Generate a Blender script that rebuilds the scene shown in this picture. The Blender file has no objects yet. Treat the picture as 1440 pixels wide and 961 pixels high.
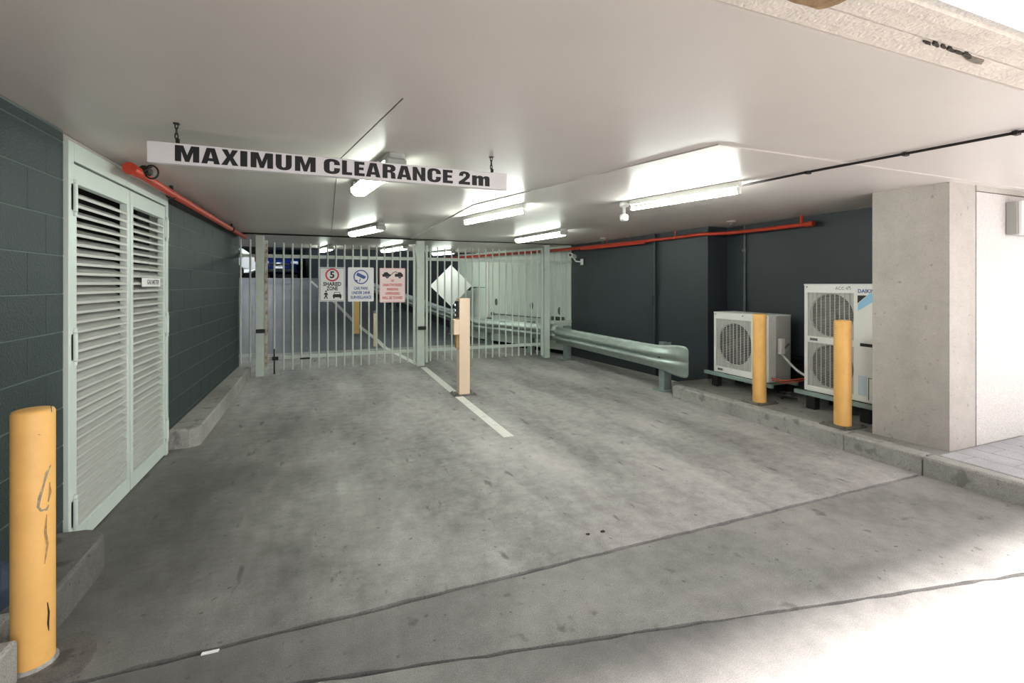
import bpy, math, random
from mathutils import Vector, Matrix
from mathutils.geometry import tessellate_polygon
random.seed(7)
SC = bpy.context.scene
COL = SC.collection

# ------------------------------------------------------------------ camera, light, exposure
cam = bpy.data.cameras.new('camera')
cam_o = bpy.data.objects.new('camera', cam)
COL.objects.link(cam_o)
cam.sensor_fit = 'HORIZONTAL'
cam.sensor_width = 36.0
cam.lens = 36.0 * 657 / 1440
cam.shift_y = -80.5 / 1440
cam.clip_start = 0.02
YAW = math.atan(260 / 657)
cam_o.location = (0, 0, 1.46)
cam_o.rotation_euler = (math.pi / 2, 0, -YAW)
SC.camera = cam_o

w = bpy.data.worlds.new('overcast_sky')
SC.world = w
w.use_nodes = True
bg = w.node_tree.nodes['Background']
bg.inputs['Color'].default_value = (1.0, 0.965, 0.955, 1)
bg.inputs['Strength'].default_value = 2.1

sun = bpy.data.lights.new('sun', 'SUN')
sun_o = bpy.data.objects.new('sun', sun)
COL.objects.link(sun_o)
sun.energy = 23.0
sun.color = (1.0, 0.94, 0.915)
sun.angle = math.radians(13)
sun_o.location = (-2, -4, 9)
sun_o.rotation_euler = Vector((-0.25, -0.20, 0.95)).to_track_quat('Z', 'Y').to_euler()

LAMP = 100.0          # emission of the fluorescent tubes
vs = SC.view_settings
vs.view_transform = 'Standard'
vs.look = 'None'
vs.gamma = 1
vs.exposure = 0.32
vs.use_curve_mapping = False

# ------------------------------------------------------------------ helpers
def at_plane(u, v, axis, val):
    """point of the photograph (1440 x 961) on the plane axis = val, used to lay the plan out"""
    s, c = math.sin(YAW), math.cos(YAW)
    l = (u - 720) / 657
    r = (s + c * l, c - s * l, -(v - 400) / 657)
    o = (0, 0, 1.46)
    t = (val - o[axis]) / r[axis]
    return Vector((r[0] * t, r[1] * t, 1.46 + r[2] * t))

def X_at(u, y):
    return at_plane(u, 400, 1, y).x


class MB:
    def __init__(s):
        s.v, s.f, s.sm = [], [], []

    def add(s, vs, fs, smooth=False):
        b = len(s.v)
        s.v += [tuple(p) for p in vs]
        s.f += [tuple(i + b for i in f) for f in fs]
        s.sm += [smooth] * len(fs)
        return s

    def box(s, x0, x1, y0, y1, z0, z1, b=0.0, m=None):
        """box, with chamfered edges when b > 0"""
        if b <= 0:
            v = [(x, y, z) for z in (z0, z1) for y in (y0, y1) for x in (x0, x1)]
            f = [(0, 2, 3, 1), (4, 5, 7, 6), (0, 1, 5, 4), (2, 6, 7, 3), (0, 4, 6, 2), (1, 3, 7, 5)]
        else:
            X, Y, Z = (x0, x1), (y0, y1), (z0, z1)
            v, idx = [], {}
            for i in (0, 1):
                for j in (0, 1):
                    for k in (0, 1):
                        sx, sy, sz = (1 - 2 * i), (1 - 2 * j), (1 - 2 * k)
                        for a in range(3):
                            p = [X[i] + sx * b, Y[j] + sy * b, Z[k] + sz * b]
                            p[a] = (X[i], Y[j], Z[k])[a]
                            idx[(i, j, k, a)] = len(v)
                            v.append(tuple(p))
            f = []
            cyc = ((0, 0), (1, 0), (1, 1), (0, 1))
            for a in range(3):
                for e in (0, 1):
                    q = []
                    for (m1, m2) in cyc:
                        key = [0, 0, 0]
                        key[a] = e
                        key[(a + 1) % 3] = m1
                        key[(a + 2) % 3] = m2
                        q.append(idx[(*key, a)])
                    f.append(tuple(q) if e else tuple(reversed(q)))
            for a in range(3):               # edges along axis a
                b1, b2 = (a + 1) % 3, (a + 2) % 3
                for e1 in (0, 1):
                    for e2 in (0, 1):
                        k0, k1 = [0, 0, 0], [0, 0, 0]
                        k1[a] = 1
                        for kk in (k0, k1):
                            kk[b1], kk[b2] = e1, e2
                        q = [idx[(*k0, b1)], idx[(*k1, b1)], idx[(*k1, b2)], idx[(*k0, b2)]]
                        if e1 == e2:
                            q.reverse()
                        f.append(tuple(q))
            for i in (0, 1):
                for j in (0, 1):
                    for k in (0, 1):
                        q = [idx[(i, j, k, 0)], idx[(i, j, k, 1)], idx[(i, j, k, 2)]]
                        if (i + j + k) % 2 == 0:
                            q.reverse()
                        f.append(tuple(q))
        if m is not None:
            v = [tuple(m @ Vector(p)) for p in v]
        return s.add(v, f)

    def tube(s, pts, r, n=10, cap=True, smooth=True):
        """round tube along a polyline; r is a number or a list"""
        pts = [Vector(p) for p in pts]
        k = len(pts)
        rs = r if isinstance(r, (list, tuple)) else [r] * k
        v, f = [], []
        up = None
        for i, p in enumerate(pts):
            t = (pts[min(i + 1, k - 1)] - pts[max(i - 1, 0)]).normalized()
            if up is None:
                up = Vector((0, 0, 1)) if abs(t.z) < 0.9 else Vector((1, 0, 0))
            a = t.cross(up)
            if a.length < 1e-5:
                a = t.orthogonal()
            a.normalize()
            b = a.cross(t).normalized()
            up = b
            for j in range(n):
                an = 2 * math.pi * j / n
                v.append(p + (a * math.cos(an) + b * math.sin(an)) * rs[i])
        for i in range(k - 1):
            for j in range(n):
                j2 = (j + 1) % n
                f.append((i * n + j, i * n + j2, (i + 1) * n + j2, (i + 1) * n + j))
        s.add(v, f, smooth)
        if cap:
            s.add(v[:n], [tuple(reversed(range(n)))])
            s.add(v[-n:], [tuple(range(n))])
        return s

    def lathe(s, prof, c=(0, 0, 0), n=24, smooth=True):
        """profile of (radius, z) turned about a vertical axis"""
        v, f = [], []
        for (r, z) in prof:
            for j in range(n):
                a = 2 * math.pi * j / n
                v.append((c[0] + r * math.cos(a), c[1] + r * math.sin(a), c[2] + z))
        for i in range(len(prof) - 1):
            for j in range(n):
                j2 = (j + 1) % n
                f.append((i * n + j, i * n + j2, (i + 1) * n + j2, (i + 1) * n + j))
        s.add(v, f, smooth)
        return s

    def prism(s, poly, z0, z1):
        """polygon (x, y) anticlockwise, extruded in z"""
        n = len(poly)
        v = [(x, y, z0) for x, y in poly] + [(x, y, z1) for x, y in poly]
        f = [(i, (i + 1) % n, n + (i + 1) % n, n + i) for i in range(n)]
        tri = tessellate_polygon([[Vector((x, y, 0)) for x, y in poly]])
        for t in tri:
            a, b, c = [Vector(poly[i]) for i in t]
            t = tuple(t) if (b - a).cross(c - a) > 0 else tuple(reversed(t))
            f.append(tuple(n + i for i in t))
            f.append(tuple(reversed(t)))
        return s.add(v, f)

    def flat(s, contours, M, depth=0.0):
        """flat figure with holes given by contours (x, y), placed by matrix M (x right, y up, z out)"""
        lst = [[Vector((x, y, 0)) for x, y in c] for c in contours]
        pts = [p for c in lst for p in c]
        out = []
        for t in tessellate_polygon(lst):
            a, b, c = [pts[i] for i in t]
            out.append(tuple(t) if (b - a).cross(c - a).z > 0 else tuple(reversed(t)))
        s.add([M @ (p + Vector((0, 0, depth))) for p in pts], out)
        if depth > 0:
            base = 0
            for c in contours:
                n = len(c)
                vv = [M @ Vector((x, y, 0)) for x, y in c] + [M @ Vector((x, y, depth)) for x, y in c]
                s.add(vv, [(i, (i + 1) % n, n + (i + 1) % n, n + i) for i in range(n)])
        return s

    def mesh(s, name, mat):
        me = bpy.data.meshes.new(name)
        me.from_pydata(s.v, [], s.f)
        me.polygons.foreach_set('use_smooth', s.sm)
        if mat:
            me.materials.append(mat)
        me.update()
        return me

    def build(s, name, mat, parent=None, **kw):
        o = bpy.data.objects.new(name, s.mesh(name, mat))
        COL.objects.link(o)
        if parent:
            o.parent = parent
        for k, val in kw.items():
            o[k] = val
        return o


def tag(o, label=None, cat=None, group=None, kind=None):
    for k, val in (('label', label), ('category', cat), ('group', group), ('kind', kind)):
        if val:
            o[k] = val
    return o

def thing(name, label, cat, loc=(0, 0, 0), rotz=0, group=None, kind=None):
    o = bpy.data.objects.new(name, None)
    COL.objects.link(o)
    o.empty_display_size = 0.1
    o.location = loc
    o.rotation_euler = (0, 0, rotz)
    return tag(o, label, cat, group, kind)

def struct(name, loc=(0, 0, 0)):
    o = bpy.data.objects.new(name, None)
    COL.objects.link(o)
    o.location = loc
    o['kind'] = 'structure'
    return o

def inst(name, me, parent, loc=(0, 0, 0), rot=(0, 0, 0), scale=(1, 1, 1)):
    o = bpy.data.objects.new(name, me)
    COL.objects.link(o)
    o.parent = parent
    o.location = loc
    o.rotation_euler = rot
    o.scale = scale
    return o

def copy_tree(o, parent=None):
    c = o.copy()
    COL.objects.link(c)
    if parent:
        c.parent = parent
    for ch in list(o.children):
        copy_tree(ch, c)
    return c

def rot_box(cx, cy, rz):
    return Matrix.Translation((cx, cy, 0)) @ Matrix.Rotation(rz, 4, 'Z')

# ------------------------------------------------------------------ materials
def lin(c):
    return tuple(((x / 255) / 12.92 if x / 255 <= 0.04045 else ((x / 255 + 0.055) / 1.055) ** 2.4) for x in c)

def mat(name, rgb, rough=0.6, metal=0.0, spec=0.5, var=0.0, scale=6.0, bump=0.0, bscale=60.0, emit=None, estr=0.0, coords='Object', dirt=None, dscale=2.0, dlo=0.5, dhi=0.7):
    """painted / plain surface with a little noise in colour and relief; dirt is a second colour in soft patches"""
    m = bpy.data.materials.new(name)
    m.use_nodes = True
    nt = m.node_tree
    p = nt.nodes['Principled BSDF']
    c = lin(rgb)
    p.inputs['Base Color'].default_value = (*c, 1)
    p.inputs['Roughness'].default_value = rough
    p.inputs['Metallic'].default_value = metal
    p.inputs['Specular IOR Level'].default_value = spec
    if var or bump or dirt:
        tc = nt.nodes.new('ShaderNodeTexCoord')
        if coords == 'World':
            g = nt.nodes.new('ShaderNodeNewGeometry')
            vec = g.outputs['Position']
        else:
            vec = tc.outputs['Object']
        col = None
        if var:
            n = nt.nodes.new('ShaderNodeTexNoise')
            n.inputs['Scale'].default_value = scale
            n.inputs['Detail'].default_value = 6
            n.inputs['Roughness'].default_value = 0.65
            nt.links.new(vec, n.inputs['Vector'])
            r = nt.nodes.new('ShaderNodeMapRange')
            r.inputs['From Min'].default_value = 0.3
            r.inputs['From Max'].default_value = 0.7
            r.inputs['To Min'].default_value = 1 - var
            r.inputs['To Max'].default_value = 1 + var
            nt.links.new(n.outputs['Fac'], r.inputs['Value'])
            mx = nt.nodes.new('ShaderNodeVectorMath')
            mx.operation = 'SCALE'
            mx.inputs[0].default_value = c
            nt.links.new(r.outputs['Result'], mx.inputs['Scale'])
            col = mx.outputs['Vector']
        if dirt:
            n2 = nt.nodes.new('ShaderNodeTexNoise')
            n2.inputs['Scale'].default_value = dscale
            n2.inputs['Detail'].default_value = 8
            n2.inputs['Roughness'].default_value = 0.7
            nt.links.new(vec, n2.inputs['Vector'])
            r2 = nt.nodes.new('ShaderNodeMapRange')
            r2.inputs['From Min'].default_value = dlo
            r2.inputs['From Max'].default_value = dhi
            nt.links.new(n2.outputs['Fac'], r2.inputs['Value'])
            mm = nt.nodes.new('ShaderNodeMix')
            mm.data_type = 'RGBA'
            nt.links.new(r2.outputs['Result'], mm.inputs[0])
            if col:
                nt.links.new(col, mm.inputs[6])
            else:
                mm.inputs[6].default_value = (*c, 1)
            mm.inputs[7].default_value = (*lin(dirt), 1)
            col = mm.outputs[2]
        if col:
            nt.links.new(col, p.inputs['Base Color'])
        if bump:
            n3 = nt.nodes.new('ShaderNodeTexNoise')
            n3.inputs['Scale'].default_value = bscale
            n3.inputs['Detail'].default_value = 4
            nt.links.new(vec, n3.inputs['Vector'])
            b = nt.nodes.new('ShaderNodeBump')
            b.inputs['Strength'].default_value = bump
            b.inputs['Distance'].default_value = 0.01
            nt.links.new(n3.outputs['Fac'], b.inputs['Height'])
            nt.links.new(b.outputs['Normal'], p.inputs['Normal'])
    if emit:
        p.inputs['Emission Color'].default_value = (*lin(emit), 1)
        p.inputs['Emission Strength'].default_value = estr
    return m

def concrete(name, dark, light, spots=None, grime_shade=None, big=0.7, fine=9.0, spot_scale=7.0, spot_lo=0.66, rough=0.75, grit=160.0, gritamt=0.25, streak=None, bump=0.35):
    """worn concrete: two tones in large clouds, fine mottling, grit, dark spots (gum, oil, tyre dirt)"""
    m = bpy.data.materials.new(name)
    m.use_nodes = True
    nt = m.node_tree
    p = nt.nodes['Principled BSDF']
    p.inputs['Roughness'].default_value = rough
    p.inputs['Specular IOR Level'].default_value = 0.35
    g = nt.nodes.new('ShaderNodeNewGeometry')
    pos = g.outputs['Position']
    if streak:
        mp = nt.nodes.new('ShaderNodeVectorMath')
        mp.operation = 'MULTIPLY'
        mp.inputs[1].default_value = streak
        nt.links.new(pos, mp.inputs[0])
        posb = mp.outputs['Vector']
    else:
        posb = pos
    def noise(sc, det, ro, vec):
        n = nt.nodes.new('ShaderNodeTexNoise')
        n.inputs['Scale'].default_value = sc
        n.inputs['Detail'].default_value = det
        n.inputs['Roughness'].default_value = ro
        nt.links.new(vec, n.inputs['Vector'])
        return n.outputs['Fac']
    def rng(sock, a, b, c=0.0, d=1.0):
        r = nt.nodes.new('ShaderNodeMapRange')
        for k, x in zip(('From Min', 'From Max', 'To Min', 'To Max'), (a, b, c, d)):
            r.inputs[k].default_value = x
        nt.links.new(sock, r.inputs['Value'])
        return r.outputs['Result']
    def math_(op, a, b):
        n = nt.nodes.new('ShaderNodeMath')
        n.operation = op
        for i, x in enumerate((a, b)):
            if isinstance(x, (int, float)):
                n.inputs[i].default_value = x
            else:
                nt.links.new(x, n.inputs[i])
        return n.outputs[0]
    def mix(fac, a, b):
        n = nt.nodes.new('ShaderNodeMix')
        n.data_type = 'RGBA'
        nt.links.new(fac, n.inputs[0])
        for i, x in ((6, a), (7, b)):
            if isinstance(x, tuple):
                n.inputs[i].default_value = (*lin(x), 1)
            else:
                nt.links.new(x, n.inputs[i])
        return n.outputs[2]
    a = noise(big, 5, 0.6, posb)
    b = noise(fine, 7, 0.75, pos)
    fac = rng(math_('ADD', math_('MULTIPLY', a, 0.65), math_('MULTIPLY', b, 0.35)), 0.32, 0.68)
    col = mix(fac, dark, light)
    gr = rng(noise(grit, 2, 0.6, pos), 0.3, 0.7, 1 - gritamt, 1 + gritamt)
    sc = nt.nodes.new('ShaderNodeVectorMath')
    sc.operation = 'SCALE'
    nt.links.new(col, sc.inputs[0])
    nt.links.new(gr, sc.inputs['Scale'])
    col = sc.outputs['Vector']
    if spots:
        s1 = rng(noise(spot_scale, 3, 0.45, posb), spot_lo, spot_lo + 0.07)
        s2 = rng(noise(26.0, 2, 0.4, pos), 0.70, 0.745)
        sm = math_('MULTIPLY', math_('MAXIMUM', s1, s2), 0.6)
        col = mix(sm, col, spots)
    if grime_shade:
        # ragged tyre dirt deepened with painted shade down the left of the lane
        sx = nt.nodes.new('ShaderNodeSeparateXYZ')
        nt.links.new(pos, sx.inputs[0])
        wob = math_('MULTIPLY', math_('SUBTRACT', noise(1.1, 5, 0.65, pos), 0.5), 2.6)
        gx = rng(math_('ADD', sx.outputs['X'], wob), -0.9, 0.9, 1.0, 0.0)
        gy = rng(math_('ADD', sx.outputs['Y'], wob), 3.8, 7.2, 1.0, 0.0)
        col = mix(math_('MULTIPLY', math_('MULTIPLY', gx, gy), 0.72), col, grime_shade)
    nt.links.new(col, p.inputs['Base Color'])
    bp = nt.nodes.new('ShaderNodeBump')
    bp.inputs['Strength'].default_value = bump
    bp.inputs['Distance'].default_value = 0.006
    nt.links.new(noise(90, 4, 0.7, pos), bp.inputs['Height'])
    nt.links.new(bp.outputs['Normal'], p.inputs['Normal'])
    return m

M = {}
M['floor'] = concrete('floor_concrete', (92, 91, 90), (194, 191, 188), (62, 60, 56), streak=(1.5, 0.45, 1), big=0.9, rough=0.62, grime_shade=(60, 58, 55))
M['apron'] = concrete('apron_concrete', (106, 105, 103), (160, 158, 155), (72, 70, 67), grime_shade=(70, 68, 65), grit=220, gritamt=0.35, big=1.2)
M['road'] = concrete('road_concrete', (96, 95, 93), (148, 146, 143), None, grit=240, gritamt=0.3, big=0.8)
M['kerb'] = concrete('kerb_concrete', (128, 126, 122), (184, 182, 177), (104, 101, 96), fine=14, spot_scale=9, spot_lo=0.6)
M['kerbdark'] = concrete('dark_kerb_concrete', (78, 76, 73), (124, 121, 117), (50, 48, 45), fine=12, spot_scale=9, spot_lo=0.62)  # darker tone of the kerb concrete, for one near stone and the mortar patch
M['platform'] = concrete('platform_concrete', (105, 104, 101), (150, 149, 145), (64, 62, 59), spot_lo=0.62)
M['ramp'] = concrete('ramp_asphalt', (78, 82, 88), (118, 122, 128), None, big=0.5, rough=0.55)
M['gap'] = mat('joint_filler', (9, 9, 8), 0.9)
M['ceil'] = mat('ceiling_paint', (212, 205, 199), 0.34, var=0.035, scale=1.3, bump=0.06, bscale=14, coords='World', spec=0.4)
M['ceilrough'] = mat('soffit_render', (226, 216, 206), 0.85, var=0.10, scale=7, bump=0.7, bscale=70, coords='World', dirt=(172, 146, 116), dscale=2.6, dlo=0.58, dhi=0.76)
M['stucco'] = mat('white_stucco', (206, 202, 198), 0.9, var=0.09, scale=40, bump=1.0, bscale=75, coords='World')
M['pier'] = concrete('pier_concrete', (160, 154, 147), (194, 188, 181), (136, 130, 122), big=1.0, fine=6, streak=(1, 1, 0.5), spot_lo=0.75, gritamt=0.12, bump=0.2)
M['rust_stain'] = mat('rust_stain', (150, 124, 92), 0.9, var=0.3, scale=22, bump=0.5, coords='World')
M['spall'] = mat('spalled_render', (70, 64, 58), 0.95, var=0.5, scale=60, bump=0.8, coords='World')
M['block'] = mat('block_paint', (43, 54, 55), 0.5, var=0.12, scale=5, bump=0.45, bscale=110, coords='World', spec=0.45)
M['mortar'] = mat('mortar_lit_paint', (92, 106, 104), 0.5, var=0.1, bump=0.3, coords='World')  # paler than the blocks: light caught on the joint edges, painted in
M['dark'] = mat('dark_wall_paint', (50, 56, 61), 0.46, var=0.07, scale=2.5, bump=0.12, bscale=40, coords='World', spec=0.45)
M['darkin'] = mat('car_park_wall_paint', (64, 68, 70), 0.8, var=0.1, scale=1.5, coords='World')
M['green'] = mat('pale_green_enamel', (206, 217, 210), 0.38, var=0.03, scale=4, dirt=(168, 174, 164), dscale=5, dlo=0.6, dhi=0.85)
M['blade'] = mat('louvre_enamel', (192, 194, 188), 0.42, var=0.04, scale=6)
M['gate'] = mat('gate_enamel', (200, 209, 201), 0.4, var=0.06, scale=8, dirt=(150, 150, 138), dscale=9, dlo=0.6, dhi=0.85)
M['rusty'] = mat('rusty_enamel', (186, 192, 180), 0.55, var=0.08, scale=9, dirt=(140, 96, 78), dscale=12, dlo=0.45, dhi=0.6)
M['panel'] = mat('pale_panel_enamel', (216, 227, 217), 0.36, var=0.04, scale=2)
M['yellow'] = mat('yellow_bollard_paint', (238, 186, 108), 0.42, var=0.06, scale=5, dirt=(226, 168, 92), dscale=4, dlo=0.5, dhi=0.8)
M['cream'] = mat('cream_post_paint', (244, 219, 192), 0.45, var=0.04, scale=5)
M['tan'] = mat('tan_post_paint', (206, 170, 112), 0.5, var=0.05)
M['scuff'] = mat('scuff_grime', (168, 134, 92), 0.8, var=0.4, scale=60)
M['scuffg'] = mat('scuff_grey', (160, 144, 118), 0.8, var=0.3, scale=60)
M['scuffd'] = mat('scuff_black', (44, 38, 32), 0.8, var=0.3, scale=60)
M['red'] = mat('red_pipe_paint', (184, 56, 32), 0.36, var=0.08, scale=9)
M['galv'] = mat('galvanised_steel', (172, 184, 178), 0.42, metal=0.75, var=0.14, scale=7, bump=0.12, bscale=18)
M['galvpost'] = mat('galvanised_post', (150, 164, 162), 0.5, metal=0.55, var=0.15, scale=9)
M['steel'] = mat('dull_steel', (108, 108, 104), 0.5, metal=0.6, var=0.3, scale=20)
M['black'] = mat('black_plastic', (24, 24, 25), 0.5)
M['iron'] = mat('black_iron', (44, 42, 40), 0.5, metal=0.4)
M['ac'] = mat('ac_cream_enamel', (243, 242, 238), 0.38, var=0.03, scale=5, dirt=(196, 192, 182), dscale=6, dlo=0.6, dhi=0.85)
M['acside'] = mat('ac_grey_enamel', (196, 196, 192), 0.4, var=0.03)
M['grille'] = mat('ac_grille', (206, 205, 200), 0.45)
M['acin'] = mat('ac_interior', (72, 71, 69), 0.7, var=0.25, scale=30)
M['fan'] = mat('ac_fan', (92, 90, 87), 0.6)
M['base'] = mat('base_rail_green', (146, 166, 160), 0.45, var=0.08)
M['rubber'] = mat('black_rubber', (26, 26, 26), 0.85)
M['white'] = mat('white_paint', (240, 240, 238), 0.35)
M['sign'] = mat('sign_white', (232, 230, 232), 0.4, var=0.03, scale=8)
M['ink'] = mat('sign_black', (26, 26, 28), 0.5)
M['inkred'] = mat('sign_red', (206, 44, 52), 0.5)
M['inkblue'] = mat('sign_blue', (62, 84, 160), 0.5)
M['logoblue'] = mat('logo_light_blue', (160, 212, 240), 0.5)
M['pink'] = mat('sign_pink_white', (246, 222, 220), 0.45)
M['line'] = mat('white_road_paint', (226, 226, 220), 0.6, var=0.08, scale=20, coords='World', dirt=(160, 160, 154), dscale=14, dlo=0.55, dhi=0.8)
M['grey'] = mat('grey_label', (110, 110, 110), 0.5)
M['paver'] = concrete('paver_concrete', (150, 151, 155), (182, 183, 186), None, big=3.0, fine=20, bump=0.2)
M['lamp'] = mat('fluorescent_tube', (255, 255, 250), 0.4, emit=(248, 255, 249), estr=LAMP)
M['lampdif'] = mat('prismatic_diffuser', (250, 255, 245), 0.3, emit=(243, 255, 242), estr=LAMP * 0.24)
M['fitting'] = mat('lamp_fitting', (214, 214, 210), 0.4)
M['fitgrey'] = mat('lamp_fitting_grey', (168, 168, 164), 0.4)
M['glass'] = mat('car_glass', (18, 22, 26), 0.08)
M['tyre'] = mat('tyre_rubber', (18, 18, 18), 0.8)
M['carblue'] = mat('car_blue', (14, 32, 84), 0.25)
M['carwhite'] = mat('car_white', (232, 236, 236), 0.25)
M['carblack'] = mat('car_black', (20, 21, 24), 0.25)
M['chrome'] = mat('chrome', (220, 220, 220), 0.15, metal=1.0)
M['headlamp'] = mat('headlamp_glass', (225, 232, 240), 0.1)
M['taillamp'] = mat('tail_lamp', (150, 14, 20), 0.2)
M['navy'] = mat('navy_tarpaulin', (30, 44, 66), 0.55, var=0.2, scale=8)
M['flex'] = mat('white_flexible_conduit', (214, 214, 210), 0.45)
M['orange'] = mat('orange_cable', (200, 84, 52), 0.5)

H_CEIL = 2.27
XL = -1.295

# ------------------------------------------------------------------ small lettering (built-in font turned into flat mesh)
def text_mesh(body, size, width=None, bold=0.0, align='CENTER', leading=1.0):
    cu = bpy.data.curves.new('lettering', 'FONT')
    cu.body = body
    cu.size = size
    cu.align_x = align
    cu.align_y = 'CENTER'
    cu.offset = bold
    cu.resolution_u = 2
    cu.space_line = leading
    o = bpy.data.objects.new('lettering', cu)
    COL.objects.link(o)
    bpy.context.view_layer.update()
    me = bpy.data.meshes.new_from_object(o.evaluated_get(bpy.context.evaluated_depsgraph_get()))
    bpy.data.objects.remove(o)
    bpy.data.curves.remove(cu)
    if width:
        xs = [v.co.x for v in me.vertices]
        k = width / max(1e-6, max(xs) - min(xs))
        for v in me.vertices:
            v.co.x *= k
    return me

def put_text(body, size, mt, parent, mtx, width=None, bold=0.0, name='lettering'):
    me = text_mesh(body, size, width, bold)
    me.transform(mtx)
    me.materials.clear()
    me.materials.append(mt)
    o = bpy.data.objects.new(name, me)
    COL.objects.link(o)
    o.parent = parent
    return o

FACE_Y = Matrix(((1, 0, 0, 0), (0, 0, -1, 0), (0, 1, 0, 0), (0, 0, 0, 1)))          # drawn upright, facing -Y
FACE_X = Matrix(((0, 0, -1, 0), (-1, 0, 0, 0), (0, 1, 0, 0), (0, 0, 0, 1)))         # upright, facing -X
FACE_PX = Matrix(((0, 0, 1, 0), (1, 0, 0, 0), (0, 1, 0, 0), (0, 0, 0, 1)))          # upright, facing +X

def circ(cx, cy, r, n=24, a0=0, a1=2 * math.pi, ry=None):
    ry = ry or r
    full = abs(a1 - a0 - 2 * math.pi) < 1e-6
    k = n if full else n + 1
    return [(cx + r * math.cos(a0 + (a1 - a0) * i / n), cy + ry * math.sin(a0 + (a1 - a0) * i / n)) for i in range(k)]

def rrect(x0, x1, y0, y1, r, n=4):
    P = []
    for cx, cy, a in ((x1 - r, y1 - r, 0), (x0 + r, y1 - r, 90), (x0 + r, y0 + r, 180), (x1 - r, y0 + r, 270)):
        for i in range(n + 1):
            t = math.radians(a + 90 * i / n)
            P.append((cx + r * math.cos(t), cy + r * math.sin(t)))
    return P

# ================================================================== SETTING
# ---- floor: garage slab, apron slab, road slab, with open joints between them
def jag(p0, p1, n, amp, seed):
    rnd = random.Random(seed)
    out = []
    for i in range(n + 1):
        t = i / n
        j = amp * (rnd.random() - 0.5) * (0 if i in (0, n) else 1)
        out.append((p0[0] + (p1[0] - p0[0]) * t, p0[1] + (p1[1] - p0[1]) * t + j))
    return out

floor = struct('floor')
XA, XB = -1.5, 6.0
j1a = jag((XA, 2.19), (XB, 2.19), 90, 0.012, 1)
j1b = jag((XA, 2.163), (XB, 2.163), 90, 0.012, 2)
SL = (1.263 - 2.041) / (3.326 + 0.487)
def j2y(x):
    return 2.041 + SL * (x + 0.487)
j2a = jag((XA, min(j2y(XA) + 0.006, 2.15)), (XB, j2y(XB) + 0.006), 90, 0.012, 3)
j2b = jag((XA, min(j2y(XA) - 0.008, 2.13)), (XB, j2y(XB) - 0.008), 90, 0.012, 4)
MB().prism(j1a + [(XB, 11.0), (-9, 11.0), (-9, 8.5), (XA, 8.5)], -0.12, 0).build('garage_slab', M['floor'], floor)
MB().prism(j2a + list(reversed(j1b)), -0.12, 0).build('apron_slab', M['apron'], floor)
MB().prism([(-9, -14), (14, -14), (14, j2y(XB)), (XB, j2y(XB))] + list(reversed(j2b)) + [(-9, j2y(XA))], -0.12, 0).build('road_slab', M['road'], floor)
MB().box(-9, 14, -14, 11.1, -0.4, -0.11).build('joint_bed', M['gap'], floor)
# mortar patch at the foot of the left bollard
mp = [(-1.05, 2.22), (-0.93, 2.20), (-0.86, 2.23), (-0.85, 2.33), (-0.885, 2.43), (-0.94, 2.47), (-1.05, 2.45)]
MB().prism(mp, -0.01, 0.012).build('mortar_patch', M['kerbdark'], floor)

# ramp up to the next level
RY0, RSL, RY1 = 11.0, 0.16, 21.8
RZ = RSL * (RY1 - RY0)
def gz(y):
    return 0 if y < RY0 else min(RZ, RSL * (y - RY0))
ramp = MB()
ramp.add([(-9, RY0, 0), (6, RY0, 0), (6, RY1, RZ), (-9, RY1, RZ), (-9, 34, RZ), (6, 34, RZ)], [(0, 1, 2, 3), (3, 2, 5, 4)])
tag(ramp.build('floor_ramp', M['ramp']), kind='structure')

# painted lines
def strip(path, wd, name, label):
    mb = MB()
    n = len(path)
    L, R = [], []
    for i, (x, y) in enumerate(path):
        a, b = path[max(0, i - 1)], path[min(n - 1, i + 1)]
        t = Vector((b[0] - a[0], b[1] - a[1])).normalized()
        nx, ny = -t.y * wd / 2, t.x * wd / 2
        z = gz(y) + 0.004
        L.append((x + nx, y + ny, z))
        R.append((x - nx, y - ny, z))
    mb.add(L + R, [(n + i, n + i + 1, i + 1, i) for i in range(n - 1)])
    o = mb.build(name, M['line'])
    return tag(o, label, 'road marking')
strip([(1.615, 4.16), (1.60, 5.2), (1.585, 6.4), (1.575, 8.2)], 0.105, 'lane_line', 'white painted lane line on the garage floor running to the cream post')
strip([(1.53, 8.5), (1.44, 9.3), (1.36, 10.0), (1.24, 11.0), (1.12, 11.7), (0.72, 13.45), (0.217, 16.5), (-0.63, 21.0)], 0.11, 'lane_line', 'white painted line curving up the ramp behind the gate')
strip([(-3.1, 20.2), (-2.2, 20.2), (-1.2, 20.2)], 0.25, 'stop_line', 'short white cross line near the top of the ramp')

# ---- ceiling: front slab, three rear sheets with shallow steps between them, soffit edge
ceil = struct('ceiling')
TOP = 2.62
MB().box(-4, 12, 1.035, 2.066, H_CEIL, TOP).build('ceiling_slab', M['ceil'], ceil)
def lx(x0, y0, x1, y1, y):
    return x0 + (x1 - x0) * (y - y0) / (y1 - y0)
YB = 11.5
c1 = lambda y: lx(0.309, 2.07, 0.103, 3.104, y)
c2 = lambda y: lx(2.10, 2.07, 1.62, 3.76, y)
MB().prism([(-9, 2.07), (c1(2.07) - .003, 2.07), (c1(3.3) - .003, 3.3), (c1(3.3) - .001, YB), (-9, YB)], H_CEIL + 0.004, TOP).build('ceiling_sheet', M['ceil'], ceil)
MB().prism([(c1(2.07) + .003, 2.07), (c2(2.07) - .001, 2.07), (c2(4.6) - .001, 4.6), (c2(4.6), YB), (c1(3.3) + .001, YB), (c1(3.3) + .003, 3.3)], H_CEIL + 0.002, TOP).build('ceiling_sheet', M['ceil'], ceil)
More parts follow.
